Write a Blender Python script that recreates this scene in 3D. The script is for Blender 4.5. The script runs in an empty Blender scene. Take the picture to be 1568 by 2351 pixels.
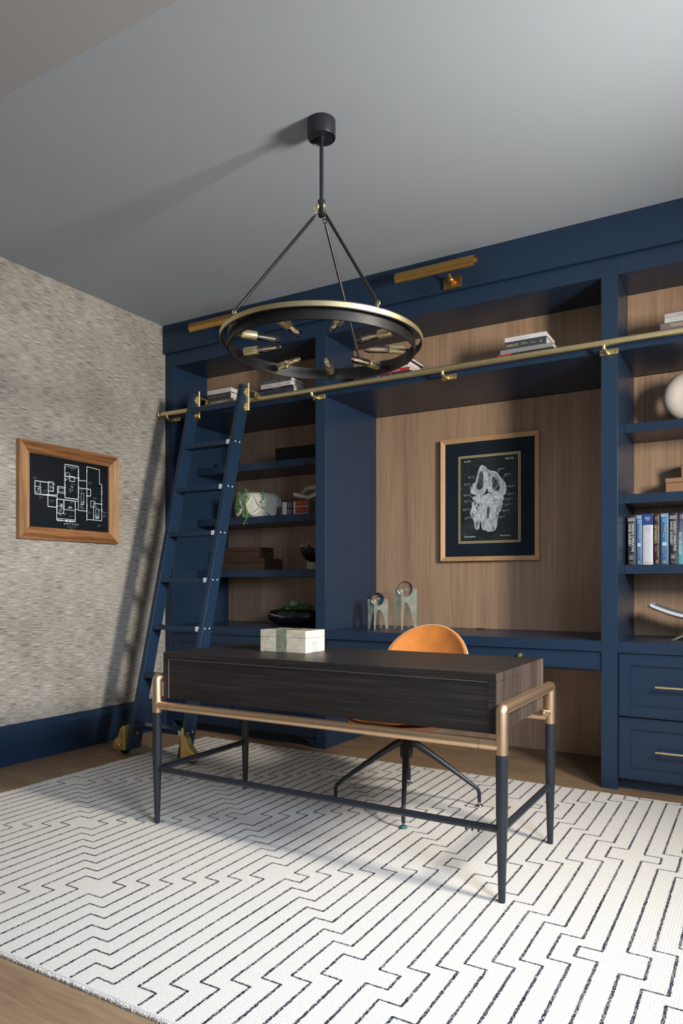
import bpy, bmesh, math, random
from mathutils import Vector, Matrix
random.seed(7)
PI = math.pi
S = bpy.context.scene
C = S.collection

# ------------------------------------------------------------------ camera
F_PX = 1647.0; HOR = 1340.0; YAW = math.atan(968.0 / 1647.0)
cam = bpy.data.cameras.new('camera'); co = bpy.data.objects.new('camera', cam); C.objects.link(co)
cam.sensor_fit = 'HORIZONTAL'; cam.sensor_width = 36.0; cam.lens = 36.0 * F_PX / 1568.0
cam.shift_y = (HOR - 2351 / 2.0) / 1568.0
cam.clip_start = 0.02
co.location = (0, 0, 1.06); co.rotation_euler = (PI / 2, 0, YAW)
S.camera = co

# ------------------------------------------------------------------ world, lights, exposure
S.view_settings.view_transform = 'Standard'; S.view_settings.look = 'None'
S.view_settings.gamma = 1.0; S.view_settings.use_curve_mapping = False
S.view_settings.exposure = 0.0
W = bpy.data.worlds.new('daylight'); S.world = W; W.use_nodes = True
W.node_tree.nodes['Background'].inputs[0].default_value = (0.75, 0.86, 1.0, 1)
W.node_tree.nodes['Background'].inputs[1].default_value = 1.0

def area(name, loc, target, sx, sy, energy, col, spread=PI):
    l = bpy.data.lights.new(name, 'AREA'); l.shape = 'RECTANGLE'; l.size = sx; l.size_y = sy
    l.energy = energy; l.color = col; l.spread = spread
    o = bpy.data.objects.new(name, l); C.objects.link(o); o.location = loc
    o.rotation_euler = (Vector(target) - Vector(loc)).to_track_quat('-Z', 'Y').to_euler()
    return o
area('side_window_daylight', (1.14, 2.20, 1.93), (-3.8, 2.95, 1.35), 0.40, 0.60, 88, (1.0, 0.95, 0.88), math.radians(122))
area('near_window_daylight', (1.14, 0.75, 1.75), (-1.3, 1.55, 0.0), 0.90, 1.0, 62, (0.66, 0.79, 1.0), math.radians(112))
area('front_cool_fill', (0.05, -1.26, 1.35), (-0.6, 3.0, 0.6), 2.2, 1.5, 3, (0.70, 0.82, 1.0))  # weak cool fill added behind the camera, set in an unseen window

# ------------------------------------------------------------------ materials
def nt(name):
    m = bpy.data.materials.new(name); m.use_nodes = True
    t = m.node_tree; b = t.nodes['Principled BSDF']
    return m, t, b
def L(t, a, b): t.links.new(a, b)
def N(t, typ, **kw):
    n = t.nodes.new(typ)
    for k, v in kw.items(): setattr(n, k, v)
    return n
def coords(t, scale=(1, 1, 1), rot=(0, 0, 0), loc=(0, 0, 0), kind='Object'):
    tc = N(t, 'ShaderNodeTexCoord'); mp = N(t, 'ShaderNodeMapping')
    mp.inputs['Scale'].default_value = scale; mp.inputs['Rotation'].default_value = rot; mp.inputs['Location'].default_value = loc
    L(t, tc.outputs[kind], mp.inputs[0]); return mp.outputs[0]
def noise(t, vec, scale, detail=4, rough=0.55):
    n = N(t, 'ShaderNodeTexNoise'); n.inputs['Scale'].default_value = scale
    n.inputs['Detail'].default_value = detail; n.inputs['Roughness'].default_value = rough
    L(t, vec, n.inputs['Vector']); return n.outputs['Fac']
def ramp(t, fac, stops):
    r = N(t, 'ShaderNodeValToRGB'); e = r.color_ramp.elements
    e[0].position = stops[0][0]; e[0].color = (*stops[0][1], 1)
    e[1].position = stops[-1][0]; e[1].color = (*stops[-1][1], 1)
    for p, c in stops[1:-1]:
        x = e.new(p); x.color = (*c, 1)
    L(t, fac, r.inputs[0]); return r.outputs[0]
def bump(t, b, h, strength, dist=0.001):
    n = N(t, 'ShaderNodeBump'); n.inputs['Strength'].default_value = strength; n.inputs['Distance'].default_value = dist
    L(t, h, n.inputs['Height']); L(t, n.outputs[0], b.inputs['Normal'])
def mat(name, col, rough=0.5, metal=0.0, spec=0.5, var=0.06, vs=9.0, bmp=0.0, coat=0.0):
    m, t, b = nt(name)
    v = coords(t); f = noise(t, v, vs, 3)
    c0 = tuple(max(0, x * (1 - var)) for x in col); c1 = tuple(min(1, x * (1 + var)) for x in col)
    L(t, ramp(t, f, [(0.3, c0), (0.7, c1)]), b.inputs['Base Color'])
    b.inputs['Roughness'].default_value = rough; b.inputs['Metallic'].default_value = metal
    b.inputs['Specular IOR Level'].default_value = spec; b.inputs['Coat Weight'].default_value = coat
    if bmp: bump(t, b, noise(t, v, 140, 2), bmp, 0.0008)
    return m
def wood(name, stops, axis, rough=0.45, fine=90, stretch=0.03, strip=0.0, bmp=0.15, spec=0.4, strip_axis=0):
    """grain runs along axis (0,1,2)"""
    m, t, b = nt(name)
    sc = [1, 1, 1]; sc[axis] = stretch
    v = coords(t, tuple(sc))
    g = noise(t, v, fine, 5, 0.65); g2 = noise(t, v, fine * 0.17, 3, 0.5)
    mx = N(t, 'ShaderNodeMath', operation='MULTIPLY_ADD'); mx.inputs[1].default_value = 0.6
    L(t, g, mx.inputs[0]); h = N(t, 'ShaderNodeMath', operation='MULTIPLY'); h.inputs[1].default_value = 0.4
    L(t, g2, h.inputs[0]); L(t, h.outputs[0], mx.inputs[2])
    f = mx.outputs[0]
    if strip:
        sv = N(t, 'ShaderNodeSeparateXYZ'); tc = coords(t); L(t, tc, sv.inputs[0])
        d = N(t, 'ShaderNodeMath', operation='DIVIDE'); d.inputs[1].default_value = strip; L(t, sv.outputs[strip_axis], d.inputs[0])
        fl = N(t, 'ShaderNodeMath', operation='FLOOR'); L(t, d.outputs[0], fl.inputs[0])
        wn = N(t, 'ShaderNodeTexWhiteNoise', noise_dimensions='1D'); L(t, fl.outputs[0], wn.inputs['W'])
        a = N(t, 'ShaderNodeMath', operation='MULTIPLY_ADD'); a.inputs[1].default_value = 0.16
        L(t, wn.outputs['Value'], a.inputs[0]); s2 = N(t, 'ShaderNodeMath', operation='SUBTRACT'); s2.inputs[1].default_value = 0.08
        L(t, f, s2.inputs[0]); L(t, s2.outputs[0], a.inputs[2]); f = a.outputs[0]
    L(t, ramp(t, f, stops), b.inputs['Base Color'])
    b.inputs['Roughness'].default_value = rough; b.inputs['Specular IOR Level'].default_value = spec
    if bmp: bump(t, b, g, bmp, 0.0006)
    return m

M = {}
M['ceiling'] = mat('ceiling_paint', (0.35, 0.385, 0.42), 0.75, var=0.01, vs=0.7, spec=0.2)
M['soffit'] = mat('sloped_ceiling_paint', (0.34, 0.345, 0.35), 0.75, var=0.01, vs=0.7, spec=0.2)
M['plaster'] = mat('wall_paint', (0.09, 0.10, 0.12), 0.8, var=0.02)
M['navy'] = mat('navy_lacquer', (0.0135, 0.030, 0.061), 0.33, var=0.04, vs=4, spec=0.34, bmp=0.02)
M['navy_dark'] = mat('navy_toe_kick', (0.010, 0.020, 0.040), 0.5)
M['brass'] = mat('satin_brass', (0.82, 0.69, 0.38), 0.38, 1.0, var=0.06, vs=30)
M['polished_brass'] = mat('cast_brass', (0.95, 0.72, 0.28), 0.46, 1.0, var=0.08, vs=60)
M['antique_brass'] = mat('brushed_antique_brass', (0.62, 0.36, 0.11), 0.36, 1.0, var=0.10, vs=40)
M['bronze'] = mat('champagne_bronze', (0.72, 0.495, 0.305), 0.40, 1.0, var=0.04, vs=30)
M['black_metal'] = mat('black_powder_coat', (0.022, 0.026, 0.032), 0.38, 0.35, spec=0.6)
M['gun_metal'] = mat('blackened_steel', (0.055, 0.052, 0.050), 0.36, 0.9, spec=0.6, var=0.15, vs=18)
M['stud'] = mat('pale_stud', (0.75, 0.75, 0.74), 0.35)
M['chrome'] = mat('steel', (0.6, 0.62, 0.63), 0.2, 1.0)
M['white_pad'] = mat('pale_bracket', (0.62, 0.62, 0.68), 0.5)
M['rubber'] = mat('black_rubber', (0.012, 0.012, 0.013), 0.6)
M['teal'] = mat('teal_felt_glide', (0.02, 0.10, 0.115), 0.5)
M['back_wood'] = wood('veneer_back', [(0.25, (0.245, 0.150, 0.088)), (0.5, (0.40, 0.26, 0.162)), (0.78, (0.53, 0.36, 0.232))], 2, 0.5, fine=70, strip=0.21)
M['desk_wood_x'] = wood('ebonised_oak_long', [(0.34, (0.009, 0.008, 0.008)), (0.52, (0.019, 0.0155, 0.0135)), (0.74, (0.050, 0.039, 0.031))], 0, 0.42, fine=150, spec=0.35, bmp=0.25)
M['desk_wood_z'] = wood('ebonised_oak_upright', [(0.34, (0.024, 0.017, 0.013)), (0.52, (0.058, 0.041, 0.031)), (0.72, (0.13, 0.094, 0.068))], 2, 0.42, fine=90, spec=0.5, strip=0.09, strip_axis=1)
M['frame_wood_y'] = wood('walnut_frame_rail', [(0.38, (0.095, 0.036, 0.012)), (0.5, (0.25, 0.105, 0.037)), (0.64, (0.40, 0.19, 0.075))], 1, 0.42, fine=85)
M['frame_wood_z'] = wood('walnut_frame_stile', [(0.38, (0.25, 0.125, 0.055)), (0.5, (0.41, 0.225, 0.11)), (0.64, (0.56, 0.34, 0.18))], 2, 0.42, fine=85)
M['gold_wood'] = mat('golden_frame', (0.58, 0.34, 0.16), 0.38, 0.25, var=0.08)
M['dark_box'] = wood('dark_walnut_box', [(0.3, (0.020, 0.010, 0.006)), (0.7, (0.060, 0.030, 0.018))], 0, 0.45)
M['leather'] = mat('cognac_leather', (0.56, 0.19, 0.038), 0.42, var=0.22, vs=7, bmp=0.12, spec=0.45)
M['leather_dark'] = mat('cognac_leather_shell', (0.52, 0.20, 0.075), 0.5, var=0.1, vs=7)
M['piping'] = mat('pale_piping', (0.62, 0.42, 0.28), 0.5)
M['brown_box'] = mat('tan_leather_box', (0.32, 0.17, 0.09), 0.5, var=0.12)
M['cream'] = mat('cream_ceramic', (0.60, 0.55, 0.47), 0.55, var=0.05, bmp=0.1)
M['stone'] = mat('grey_stoneware', (0.58, 0.52, 0.46), 0.7, var=0.05)
M['black_gloss'] = mat('black_glaze', (0.010, 0.010, 0.012), 0.22)
M['white_vein'] = mat('white_vein', (0.5, 0.5, 0.5), 0.3)
M['soil'] = mat('dark_moss', (0.010, 0.014, 0.008), 0.9)
M['leaf'] = mat('bright_leaf', (0.10, 0.34, 0.07), 0.45, var=0.4, vs=90)
M['succulent'] = mat('grey_green_succulent', (0.20, 0.32, 0.16), 0.5, var=0.3, vs=60)
M['bone_tip'] = mat('ivory', (0.62, 0.52, 0.38), 0.4)
M['ink'] = mat('black_print', (0.004, 0.006, 0.010), 0.5, spec=0.3)
M['mat_board'] = mat('navy_mat_board', (0.010, 0.016, 0.026), 0.75, spec=0.2, bmp=0.05)
M['gold_line'] = mat('gilt_fillet', (0.62, 0.48, 0.26), 0.4, 0.3)
M['line_white'] = mat('white_ink', (0.72, 0.76, 0.78), 0.7, spec=0.1)
M['line_grey'] = mat('grey_ink', (0.16, 0.19, 0.20), 0.7, spec=0.1)
M['paper'] = mat('book_pages', (0.66, 0.61, 0.54), 0.8, var=0.05, vs=60)
def flat(name, c, r=0.5): return mat(name, c, r, var=0.03)

def mk_chalk():
    m, t, b = nt('chalkboard_print'); v = coords(t)
    f = noise(t, v, 7, 6, 0.7)
    L(t, ramp(t, f, [(0.42, (0.004, 0.008, 0.010)), (0.62, (0.018, 0.030, 0.031)), (0.75, (0.06, 0.085, 0.08))]), b.inputs['Base Color'])
    b.inputs['Roughness'].default_value = 0.6; return m
M['chalk'] = mk_chalk()
def mk_bone():
    m, t, b = nt('chalk_bone'); v = coords(t, (1, 1, 0.55))
    f = noise(t, v, 34, 5, 0.65)
    L(t, ramp(t, f, [(0.34, (0.10, 0.12, 0.13)), (0.5, (0.36, 0.40, 0.42)), (0.68, (0.60, 0.63, 0.66))]), b.inputs['Base Color'])
    b.inputs['Roughness'].default_value = 0.8; return m
M['bone'] = mk_bone()
def mk_bone_dark():
    m, t, b = nt('chalk_bone_hollow'); v = coords(t)
    f = noise(t, v, 30, 5, 0.65)
    L(t, ramp(t, f, [(0.4, (0.008, 0.014, 0.016)), (0.7, (0.12, 0.14, 0.15))]), b.inputs['Base Color'])
    b.inputs['Roughness'].default_value = 0.8; return m
M['bone_dark'] = mk_bone_dark()

def mk_wallpaper():
    m, t, b = nt('woven_wallpaper')
    v1 = coords(t, (1, 0.06, 1)); v2 = coords(t, (1, 0.03, 1)); v3 = coords(t)
    a = noise(t, v1, 210, 5, 0.7); c = noise(t, v2, 420, 3, 0.6); d = noise(t, v3, 3.0, 3, 0.6)
    s = N(t, 'ShaderNodeMath', operation='MULTIPLY_ADD'); s.inputs[1].default_value = 0.48; L(t, a, s.inputs[0])
    s2 = N(t, 'ShaderNodeMath', operation='MULTIPLY'); s2.inputs[1].default_value = 0.42; L(t, c, s2.inputs[0]); L(t, s2.outputs[0], s.inputs[2])
    s3 = N(t, 'ShaderNodeMath', operation='MULTIPLY_ADD'); s3.inputs[1].default_value = 0.12; L(t, d, s3.inputs[0]); L(t, s.outputs[0], s3.inputs[2])
    L(t, ramp(t, s3.outputs[0], [(0.38, (0.095, 0.079, 0.065)), (0.46, (0.22, 0.193, 0.162)), (0.54, (0.40, 0.365, 0.31)), (0.64, (0.53, 0.49, 0.42))]), b.inputs['Base Color'])
    b.inputs['Roughness'].default_value = 0.8; b.inputs['Specular IOR Level'].default_value = 0.2
    bump(t, b, a, 0.25, 0.001); return m
M['wallpaper'] = mk_wallpaper()

def mk_floor():
    m, t, b = nt('oak_planks')
    v = coords(t, (1, 1, 1), (0, 0, 0))
    br = N(t, 'ShaderNodeTexBrick'); br.offset = 0.37; br.inputs['Scale'].default_value = 1.0
    br.inputs['Brick Width'].default_value = 1.9; br.inputs['Row Height'].default_value = 0.19
    br.inputs['Mortar Size'].default_value = 0.0012; br.inputs['Mortar Smooth'].default_value = 0.1
    br.inputs['Color1'].default_value = (0.30, 0.30, 0.30, 1); br.inputs['Color2'].default_value = (0.75, 0.75, 0.75, 1); br.inputs['Mortar'].default_value = (0, 0, 0, 1)
    L(t, v, br.inputs['Vector'])
    vs = coords(t, (0.07, 1, 1)); g = noise(t, vs, 75, 5, 0.65); g2 = noise(t, coords(t, (0.3, 1, 1)), 9, 4, 0.6)
    bw = N(t, 'ShaderNodeRGBToBW'); L(t, br.outputs['Color'], bw.inputs[0])
    s = N(t, 'ShaderNodeMath', operation='MULTIPLY_ADD'); s.inputs[1].default_value = 0.18; L(t, bw.outputs[0], s.inputs[0])
    q = N(t, 'ShaderNodeMath', operation='MULTIPLY_ADD'); q.inputs[1].default_value = 0.45; L(t, g, q.inputs[0])
    q2 = N(t, 'ShaderNodeMath', operation='MULTIPLY'); q2.inputs[1].default_value = 0.40; L(t, g2, q2.inputs[0]); L(t, q2.outputs[0], q.inputs[2]); L(t, q.outputs[0], s.inputs[2])
    L(t, ramp(t, s.outputs[0], [(0.3, (0.125, 0.074, 0.038)), (0.5, (0.25, 0.158, 0.088)), (0.72, (0.36, 0.243, 0.145))]), b.inputs['Base Color'])
    b.inputs['Roughness'].default_value = 0.45; b.inputs['Specular IOR Level'].default_value = 0.35
    bump(t, b, g, 0.1, 0.0006); return m
M['floor'] = mk_floor()

def mk_rug(name, stops, dark=False):
    m, t, b = nt(name)
    v = coords(t)
    f = noise(t, v, 260, 3, 0.7); f2 = noise(t, v, 3, 3)
    w = N(t, 'ShaderNodeTexWave', wave_type='BANDS', bands_direction='X'); w.inputs['Scale'].default_value = 36
    w.inputs['Distortion'].default_value = 1.2; w.inputs['Detail'].default_value = 2; w.inputs['Detail Scale'].default_value = 5; L(t, v, w.inputs['Vector'])
    s = N(t, 'ShaderNodeMath', operation='MULTIPLY_ADD'); s.inputs[1].default_value = 0.85; L(t, f, s.inputs[0])
    s2 = N(t, 'ShaderNodeMath', operation='MULTIPLY'); s2.inputs[1].default_value = 0.15; L(t, f2 if dark else w.outputs['Fac'], s2.inputs[0]); L(t, s2.outputs[0], s.inputs[2])
    L(t, ramp(t, s.outputs[0], stops), b.inputs['Base Color'])
    b.inputs['Roughness'].default_value = 0.95; b.inputs['Specular IOR Level'].default_value = 0.1
    bump(t, b, s.outputs[0], 0.6, 0.003); return m
M['rug'] = mk_rug('cream_wool', [(0.3, (0.50, 0.45, 0.385)), (0.5, (0.68, 0.63, 0.555)), (0.7, (0.775, 0.73, 0.65))])
M['rug_line'] = mk_rug('charcoal_wool', [(0.40, (0.012, 0.014, 0.022)), (0.535, (0.03, 0.032, 0.042)), (0.58, (0.5, 0.48, 0.44)), (0.7, (0.62, 0.60, 0.56))], True)

def mk_thin_glass(name, tint=(0.97, 0.98, 0.98), refl=0.12, rough=0.02):
    m = bpy.data.materials.new(name); m.use_nodes = True; t = m.node_tree; t.nodes.clear()
    o = N(t, 'ShaderNodeOutputMaterial'); tr = N(t, 'ShaderNodeBsdfTransparent'); gl = N(t, 'ShaderNodeBsdfGlossy'); mx = N(t, 'ShaderNodeMixShader')
    tr.inputs[0].default_value = (*tint, 1); gl.inputs['Roughness'].default_value = rough
    fr = N(t, 'ShaderNodeLayerWeight'); fr.inputs['Blend'].default_value = refl; nz = noise(t, coords(t), 3)
    ml = N(t, 'ShaderNodeMath', operation='MULTIPLY_ADD'); ml.inputs[1].default_value = 0.002; L(t, nz, ml.inputs[0]); L(t, fr.outputs['Fresnel'], ml.inputs[2])
    L(t, ml.outputs[0], mx.inputs[0]); L(t, tr.outputs[0], mx.inputs[1]); L(t, gl.outputs[0], mx.inputs[2]); L(t, mx.outputs[0], o.inputs[0])
    return m
M['bulb_glass'] = mk_thin_glass('clear_bulb_glass', (0.93, 0.94, 0.95), 0.36)
M['pane'] = mk_thin_glass('picture_glass', (0.96, 0.97, 0.97), 0.10, 0.01)
def mk_glass(name, col, rough, ior=1.49):
    m, t, b = nt(name); b.inputs['Base Color'].default_value = (*col, 1); b.inputs['Transmission Weight'].default_value = 1.0
    b.inputs['Roughness'].default_value = rough; b.inputs['IOR'].default_value = ior
    return m
M['crystal'] = mk_glass('clear_crystal', (0.96, 0.97, 0.97), 0.0)
def mk_acrylic():
    m = bpy.data.materials.new('frosted_acrylic'); m.use_nodes = True; t = m.node_tree; b = t.nodes['Principled BSDF']
    b.inputs['Base Color'].default_value = (0.50, 0.53, 0.46, 1); b.inputs['Roughness'].default_value = 0.2
    o = [n for n in t.nodes if n.type == 'OUTPUT_MATERIAL'][0]
    tr = N(t, 'ShaderNodeBsdfTransparent'); tr.inputs[0].default_value = (0.85, 0.9, 0.86, 1); mx = N(t, 'ShaderNodeMixShader')
    f = noise(t, coords(t), 18, 3); r = ramp(t, f, [(0.3, (0.22, 0.22, 0.22)), (0.7, (0.62, 0.62, 0.62))])
    L(t, r, mx.inputs[0]); L(t, tr.outputs[0], mx.inputs[1]); L(t, b.outputs[0], mx.inputs[2]); L(t, mx.outputs[0], o.inputs[0]); return m
M['acrylic'] = mk_acrylic()
def emis(name, col, s):
    m, t, b = nt(name); b.inputs['Base Color'].default_value = (*col, 1); b.inputs['Emission Color'].default_value = (*col, 1); b.inputs['Emission Strength'].default_value = s
    return m
M['filament'] = emis('warm_filament', (0.9, 0.62, 0.40), 0.5)
def mk_inlay(name, cols, sx, sz, lines=False):
    m, t, b = nt(name)
    v = coords(t, (1, 1, 1), (PI / 2, 0, 0))
    br = N(t, 'ShaderNodeTexBrick'); br.inputs['Scale'].default_value = 1.0; br.inputs['Brick Width'].default_value = sx; br.inputs['Row Height'].default_value = sz
    br.inputs['Mortar Size'].default_value = 0.0003; br.offset = 0.4
    br.inputs['Color1'].default_value = (*cols[0], 1); br.inputs['Color2'].default_value = (*cols[1], 1); br.inputs['Mortar'].default_value = (*cols[2], 1)
    L(t, v, br.inputs['Vector'])
    n = noise(t, coords(t), 45, 4); mx = N(t, 'ShaderNodeMixRGB', blend_type='MULTIPLY'); mx.inputs[0].default_value = 0.5
    L(t, br.outputs['Color'], mx.inputs[1]); L(t, ramp(t, n, [(0.3, (0.72, 0.66, 0.55)), (0.65, (1, 1, 1))]), mx.inputs[2])
    L(t, mx.outputs[0], b.inputs['Base Color']); b.inputs['Roughness'].default_value = 0.35; return m
M['bone_inlay'] = mk_inlay('bone_inlay', [(0.62, 0.525, 0.37), (0.74, 0.66, 0.50), (0.52, 0.44, 0.31)], 0.05, 0.017)
M['green_inlay'] = mk_inlay('striped_green_inlay', [(0.10, 0.115, 0.07), (0.26, 0.27, 0.19), (0.40, 0.40, 0.31)], 0.0026, 0.016)
M['grey_inlay'] = mk_inlay('grey_inlay', [(0.42, 0.42, 0.41), (0.55, 0.55, 0.53), (0.6, 0.6, 0.58)], 0.0026, 0.016)

# ------------------------------------------------------------------ mesh helpers
OFF = {}
class MB:
    def __init__(s): s.v = []; s.f = []; s.m = []; s.sm = []
    def add(s, vs, fs, mi=0, smooth=False):
        b = len(s.v); s.v += [Vector(p) for p in vs]
        for f in fs: s.f.append([i + b for i in f]); s.m.append(mi); s.sm.append(smooth)
        return s
    def box(s, x0, x1, y0, y1, z0, z1, mi=0):
        return s.add([(x0, y0, z0), (x1, y0, z0), (x1, y1, z0), (x0, y1, z0), (x0, y0, z1), (x1, y0, z1), (x1, y1, z1), (x0, y1, z1)],
                     [(0, 3, 2, 1), (4, 5, 6, 7), (0, 1, 5, 4), (1, 2, 6, 5), (2, 3, 7, 6), (3, 0, 4, 7)], mi)
    def prism(s, poly, d, mi=0, smooth=False):
        """poly: list of 3D points (planar), d: extrusion vector"""
        n = len(poly); d = Vector(d); vs = [Vector(p) for p in poly] + [Vector(p) + d for p in poly]
        s.add(vs, [tuple(range(n))[::-1], tuple(range(n, 2 * n))], mi)
        b = len(s.v) - 2 * n
        for i in range(n):
            j = (i + 1) % n; s.f.append([b + i, b + j, b + n + j, b + n + i]); s.m.append(mi); s.sm.append(smooth)
        return s
    def tube(s, pts, rs, seg=16, caps=True, mi=0, closed=False, up=None):
        pts = [Vector(p) for p in pts]
        if not isinstance(rs, (list, tuple)): rs = [rs] * len(pts)
        n = len(pts); rings = []; ref = None
        for i, p in enumerate(pts):
            a = pts[(i - 1) % n] if (closed or i) else p; b = pts[(i + 1) % n] if (closed or i < n - 1) else p
            t = (b - a).normalized()
            if ref is None:
                ref = Vector(up) if up else (Vector((0, 0, 1)) if abs(t.z) < 0.9 else Vector((1, 0, 0)))
            u = (ref - t * ref.dot(t)).normalized(); w = t.cross(u); ref = u
            rings.append([p + (u * math.cos(2 * PI * k / seg) + w * math.sin(2 * PI * k / seg)) * rs[i] for k in range(seg)])
        vs = [q for r in rings for q in r]; fs = []
        for i in range(n if closed else n - 1):
            j = (i + 1) % n
            for k in range(seg):
                l = (k + 1) % seg; fs.append((i * seg + k, i * seg + l, j * seg + l, j * seg + k))
        s.add(vs, fs, mi, True)
        if caps and not closed:
            b = len(s.v) - len(vs)
            s.f.append([b + k for k in range(seg)][::-1]); s.m.append(mi); s.sm.append(False)
            s.f.append([b + (n - 1) * seg + k for k in range(seg)]); s.m.append(mi); s.sm.append(False)
        return s
    def lathe(s, prof, cen=(0, 0, 0), axis=(0, 0, 1), seg=40, mi=0, a0=0, a1=2 * PI, sx=1, sy=1, caps=False):
        ax = Vector(axis).normalized(); q = Vector((0, 0, 1)).rotation_difference(ax); cen = Vector(cen)
        full = abs(a1 - a0 - 2 * PI) < 1e-6; ns = seg if full else seg + 1
        vs = []
        for r, z in prof:
            for k in range(ns):
                a = a0 + (a1 - a0) * k / seg; vs.append(cen + q @ Vector((r * math.cos(a) * sx, r * math.sin(a) * sy, z)))
        fs = []
        for i in range(len(prof) - 1):
            for k in range(seg):
                l = (k + 1) % ns if full else k + 1; fs.append((i * ns + k, i * ns + l, (i + 1) * ns + l, (i + 1) * ns + k))
        return s.add(vs, fs, mi, True)
    def sphere(s, c, r, seg=24, rings=14, mi=0, sc=(1, 1, 1)):
        vs = []; fs = []; c = Vector(c)
        for i in range(rings + 1):
            th = PI * i / rings
            for k in range(seg):
                ph = 2 * PI * k / seg; vs.append(c + Vector((r * sc[0] * math.sin(th) * math.cos(ph), r * sc[1] * math.sin(th) * math.sin(ph), r * sc[2] * math.cos(th))))
        for i in range(rings):
            for k in range(seg): l = (k + 1) % seg; fs.append((i * seg + k, (i + 1) * seg + k, (i + 1) * seg + l, i * seg + l))
        return s.add(vs, fs, mi, True)
    def build(s, name, mats, parent=None, bevel=0.0, ang=35, weld=True):
        me = bpy.data.meshes.new(name)
        off = OFF.get(parent.name, Vector()) if parent else Vector()
        me.from_pydata([v - off for v in s.v], [], s.f)
        if not isinstance(mats, (list, tuple)): mats = [mats]
        for m in mats: me.materials.append(m)
        me.polygons.foreach_set('material_index', s.m)
        me.polygons.foreach_set('use_smooth', s.sm)
        bm = bmesh.new(); bm.from_mesh(me)
        if weld: bmesh.ops.remove_doubles(bm, verts=bm.verts, dist=1e-6)
        bmesh.ops.recalc_face_normals(bm, faces=bm.faces); bm.to_mesh(me); bm.free()
        me.set_sharp_from_angle(angle=math.radians(ang)); me.update()
        o = bpy.data.objects.new(name, me); C.objects.link(o)
        if parent: o.parent = parent; OFF[o.name] = off.copy()
        if bevel:
            bv = o.modifiers.new('bevel', 'BEVEL'); bv.width = bevel; bv.segments = 2; bv.limit_method = 'ANGLE'; bv.angle_limit = math.radians(40); bv.harden_normals = True
        return o
def tag(o, label=None, cat=None, group=None, kind=None):
    if label: o['label'] = label
    if cat: o['category'] = cat
    if group: o['group'] = group
    if kind: o['kind'] = kind
    return o
def thing(name, label, cat, loc, group=None):
    o = bpy.data.objects.new(name, None); C.objects.link(o); o.location = loc; o.empty_display_size = 0.1
    OFF[o.name] = Vector(loc); return tag(o, label, cat, group)
def struct(name, mb, m, bevel=0, label=None):
    o = mb.build(name, m, None, bevel); o['kind'] = 'structure'; o['label'] = label or name.replace('_', ' '); o['category'] = name.split('_')[0]; return o

def text_verts(s, sx=1.0):
    cu = bpy.data.curves.new('t', 'FONT'); cu.body = s; cu.size = 1; cu.resolution_u = 3; cu.space_character = sx
    to = bpy.data.objects.new('t', cu); C.objects.link(to)
    dg = bpy.context.evaluated_depsgraph_get(); me = bpy.data.meshes.new_from_object(to.evaluated_get(dg))
    vs = [v.co.copy() for v in me.vertices]; fs = [tuple(p.vertices) for p in me.polygons]
    bpy.data.objects.remove(to); bpy.data.curves.remove(cu); bpy.data.meshes.remove(me)
    return vs, fs
def text(mb, s, org, xd, yd, length, height, mi=0, sx=1.0):
    """lettering mapped to length x height rectangle starting at org (lower left)"""
    vs, fs = text_verts(s, sx)
    if not vs: return mb
    x0 = min(v.x for v in vs); x1 = max(v.x for v in vs); y0 = min(v.y for v in vs); y1 = max(v.y for v in vs)
    org = Vector(org); xd = Vector(xd); yd = Vector(yd)
    mb.add([org + xd * ((v.x - x0) / (x1 - x0) * length) + yd * ((v.y - y0) / max(1e-6, y1 - y0) * height) for v in vs], fs, mi)
    return mb

# ------------------------------------------------------------------ the room
XL, XR, YF, YB, ZC = -3.80, 1.18, -1.30, 4.78, 2.95
YS = 1.736        # where the flat ceiling breaks into the slope
struct('floor', MB().box(XL - 0.1, XR + 0.1, YF - 0.1, YB + 0.1, -0.05, 0), M['floor'])
struct('ceiling', MB().box(XL - 0.1, XR + 0.1, YS, YB + 0.1, ZC, ZC + 0.08), M['ceiling'])
zs = ZC - (YS - YF) * math.tan(math.radians(9))
struct('ceiling_slope', MB().prism([(XL - 0.1, YS, ZC), (XL - 0.1, YS, ZC + 0.08), (XL - 0.1, YF - 0.1, zs + 0.08), (XL - 0.1, YF - 0.1, zs)], (XR - XL + 0.2, 0, 0)), M['soffit'], label='sloping part of the ceiling')
struct('wall_left', MB().box(XL - 0.1, XL, YF - 0.1, YB + 0.1, 0, ZC), M['wallpaper'])
struct('wall_back', MB().box(XL, XR, YB, YB + 0.1, 0, ZC), M['plaster'])
def wall_with_holes(name, fixed, a0, a1, holes, along):
    mb = MB()
    def q(p0, p1, zz0, zz1):
        if along == 'y': mb.box(fixed, fixed + 0.1, p0, p1, zz0, zz1)
        else: mb.box(p0, p1, fixed - 0.1, fixed, zz0, zz1)
    c = a0
    for h0, h1, z0, z1 in holes:
        q(c, h0, 0, ZC); q(h0, h1, 0, z0); q(h0, h1, z1, ZC); c = h1
    q(c, a1, 0, ZC)
    return struct(name, mb, M['plaster'])
def casing(name, along, h0, h1, z0, z1, label):
    w = MB(); e = 0.05
    for a, b, c, d in ((h0 - e, h0, z0 - e, z1 + e), (h1, h1 + e, z0 - e, z1 + e), (h0, h1, z1, z1 + e), (h0, h1, z0 - e, z0)):
        if along == 'y': w.box(XR - 0.02, XR + 0.001, a, b, c, d)
        else: w.box(a, b, YF - 0.001, YF + 0.02, c, d)
    struct(name, w, M['navy'], label=label)
HK, HN, HF = (1.98, 2.42, 1.61, 2.25), (0.28, 1.22, 1.23, 2.27), (-1.15, 1.25 - 0.12, 0.55, 2.15)
wall_with_holes('wall_right', XR, YF, YB, [HN, HK], 'y')
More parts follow.
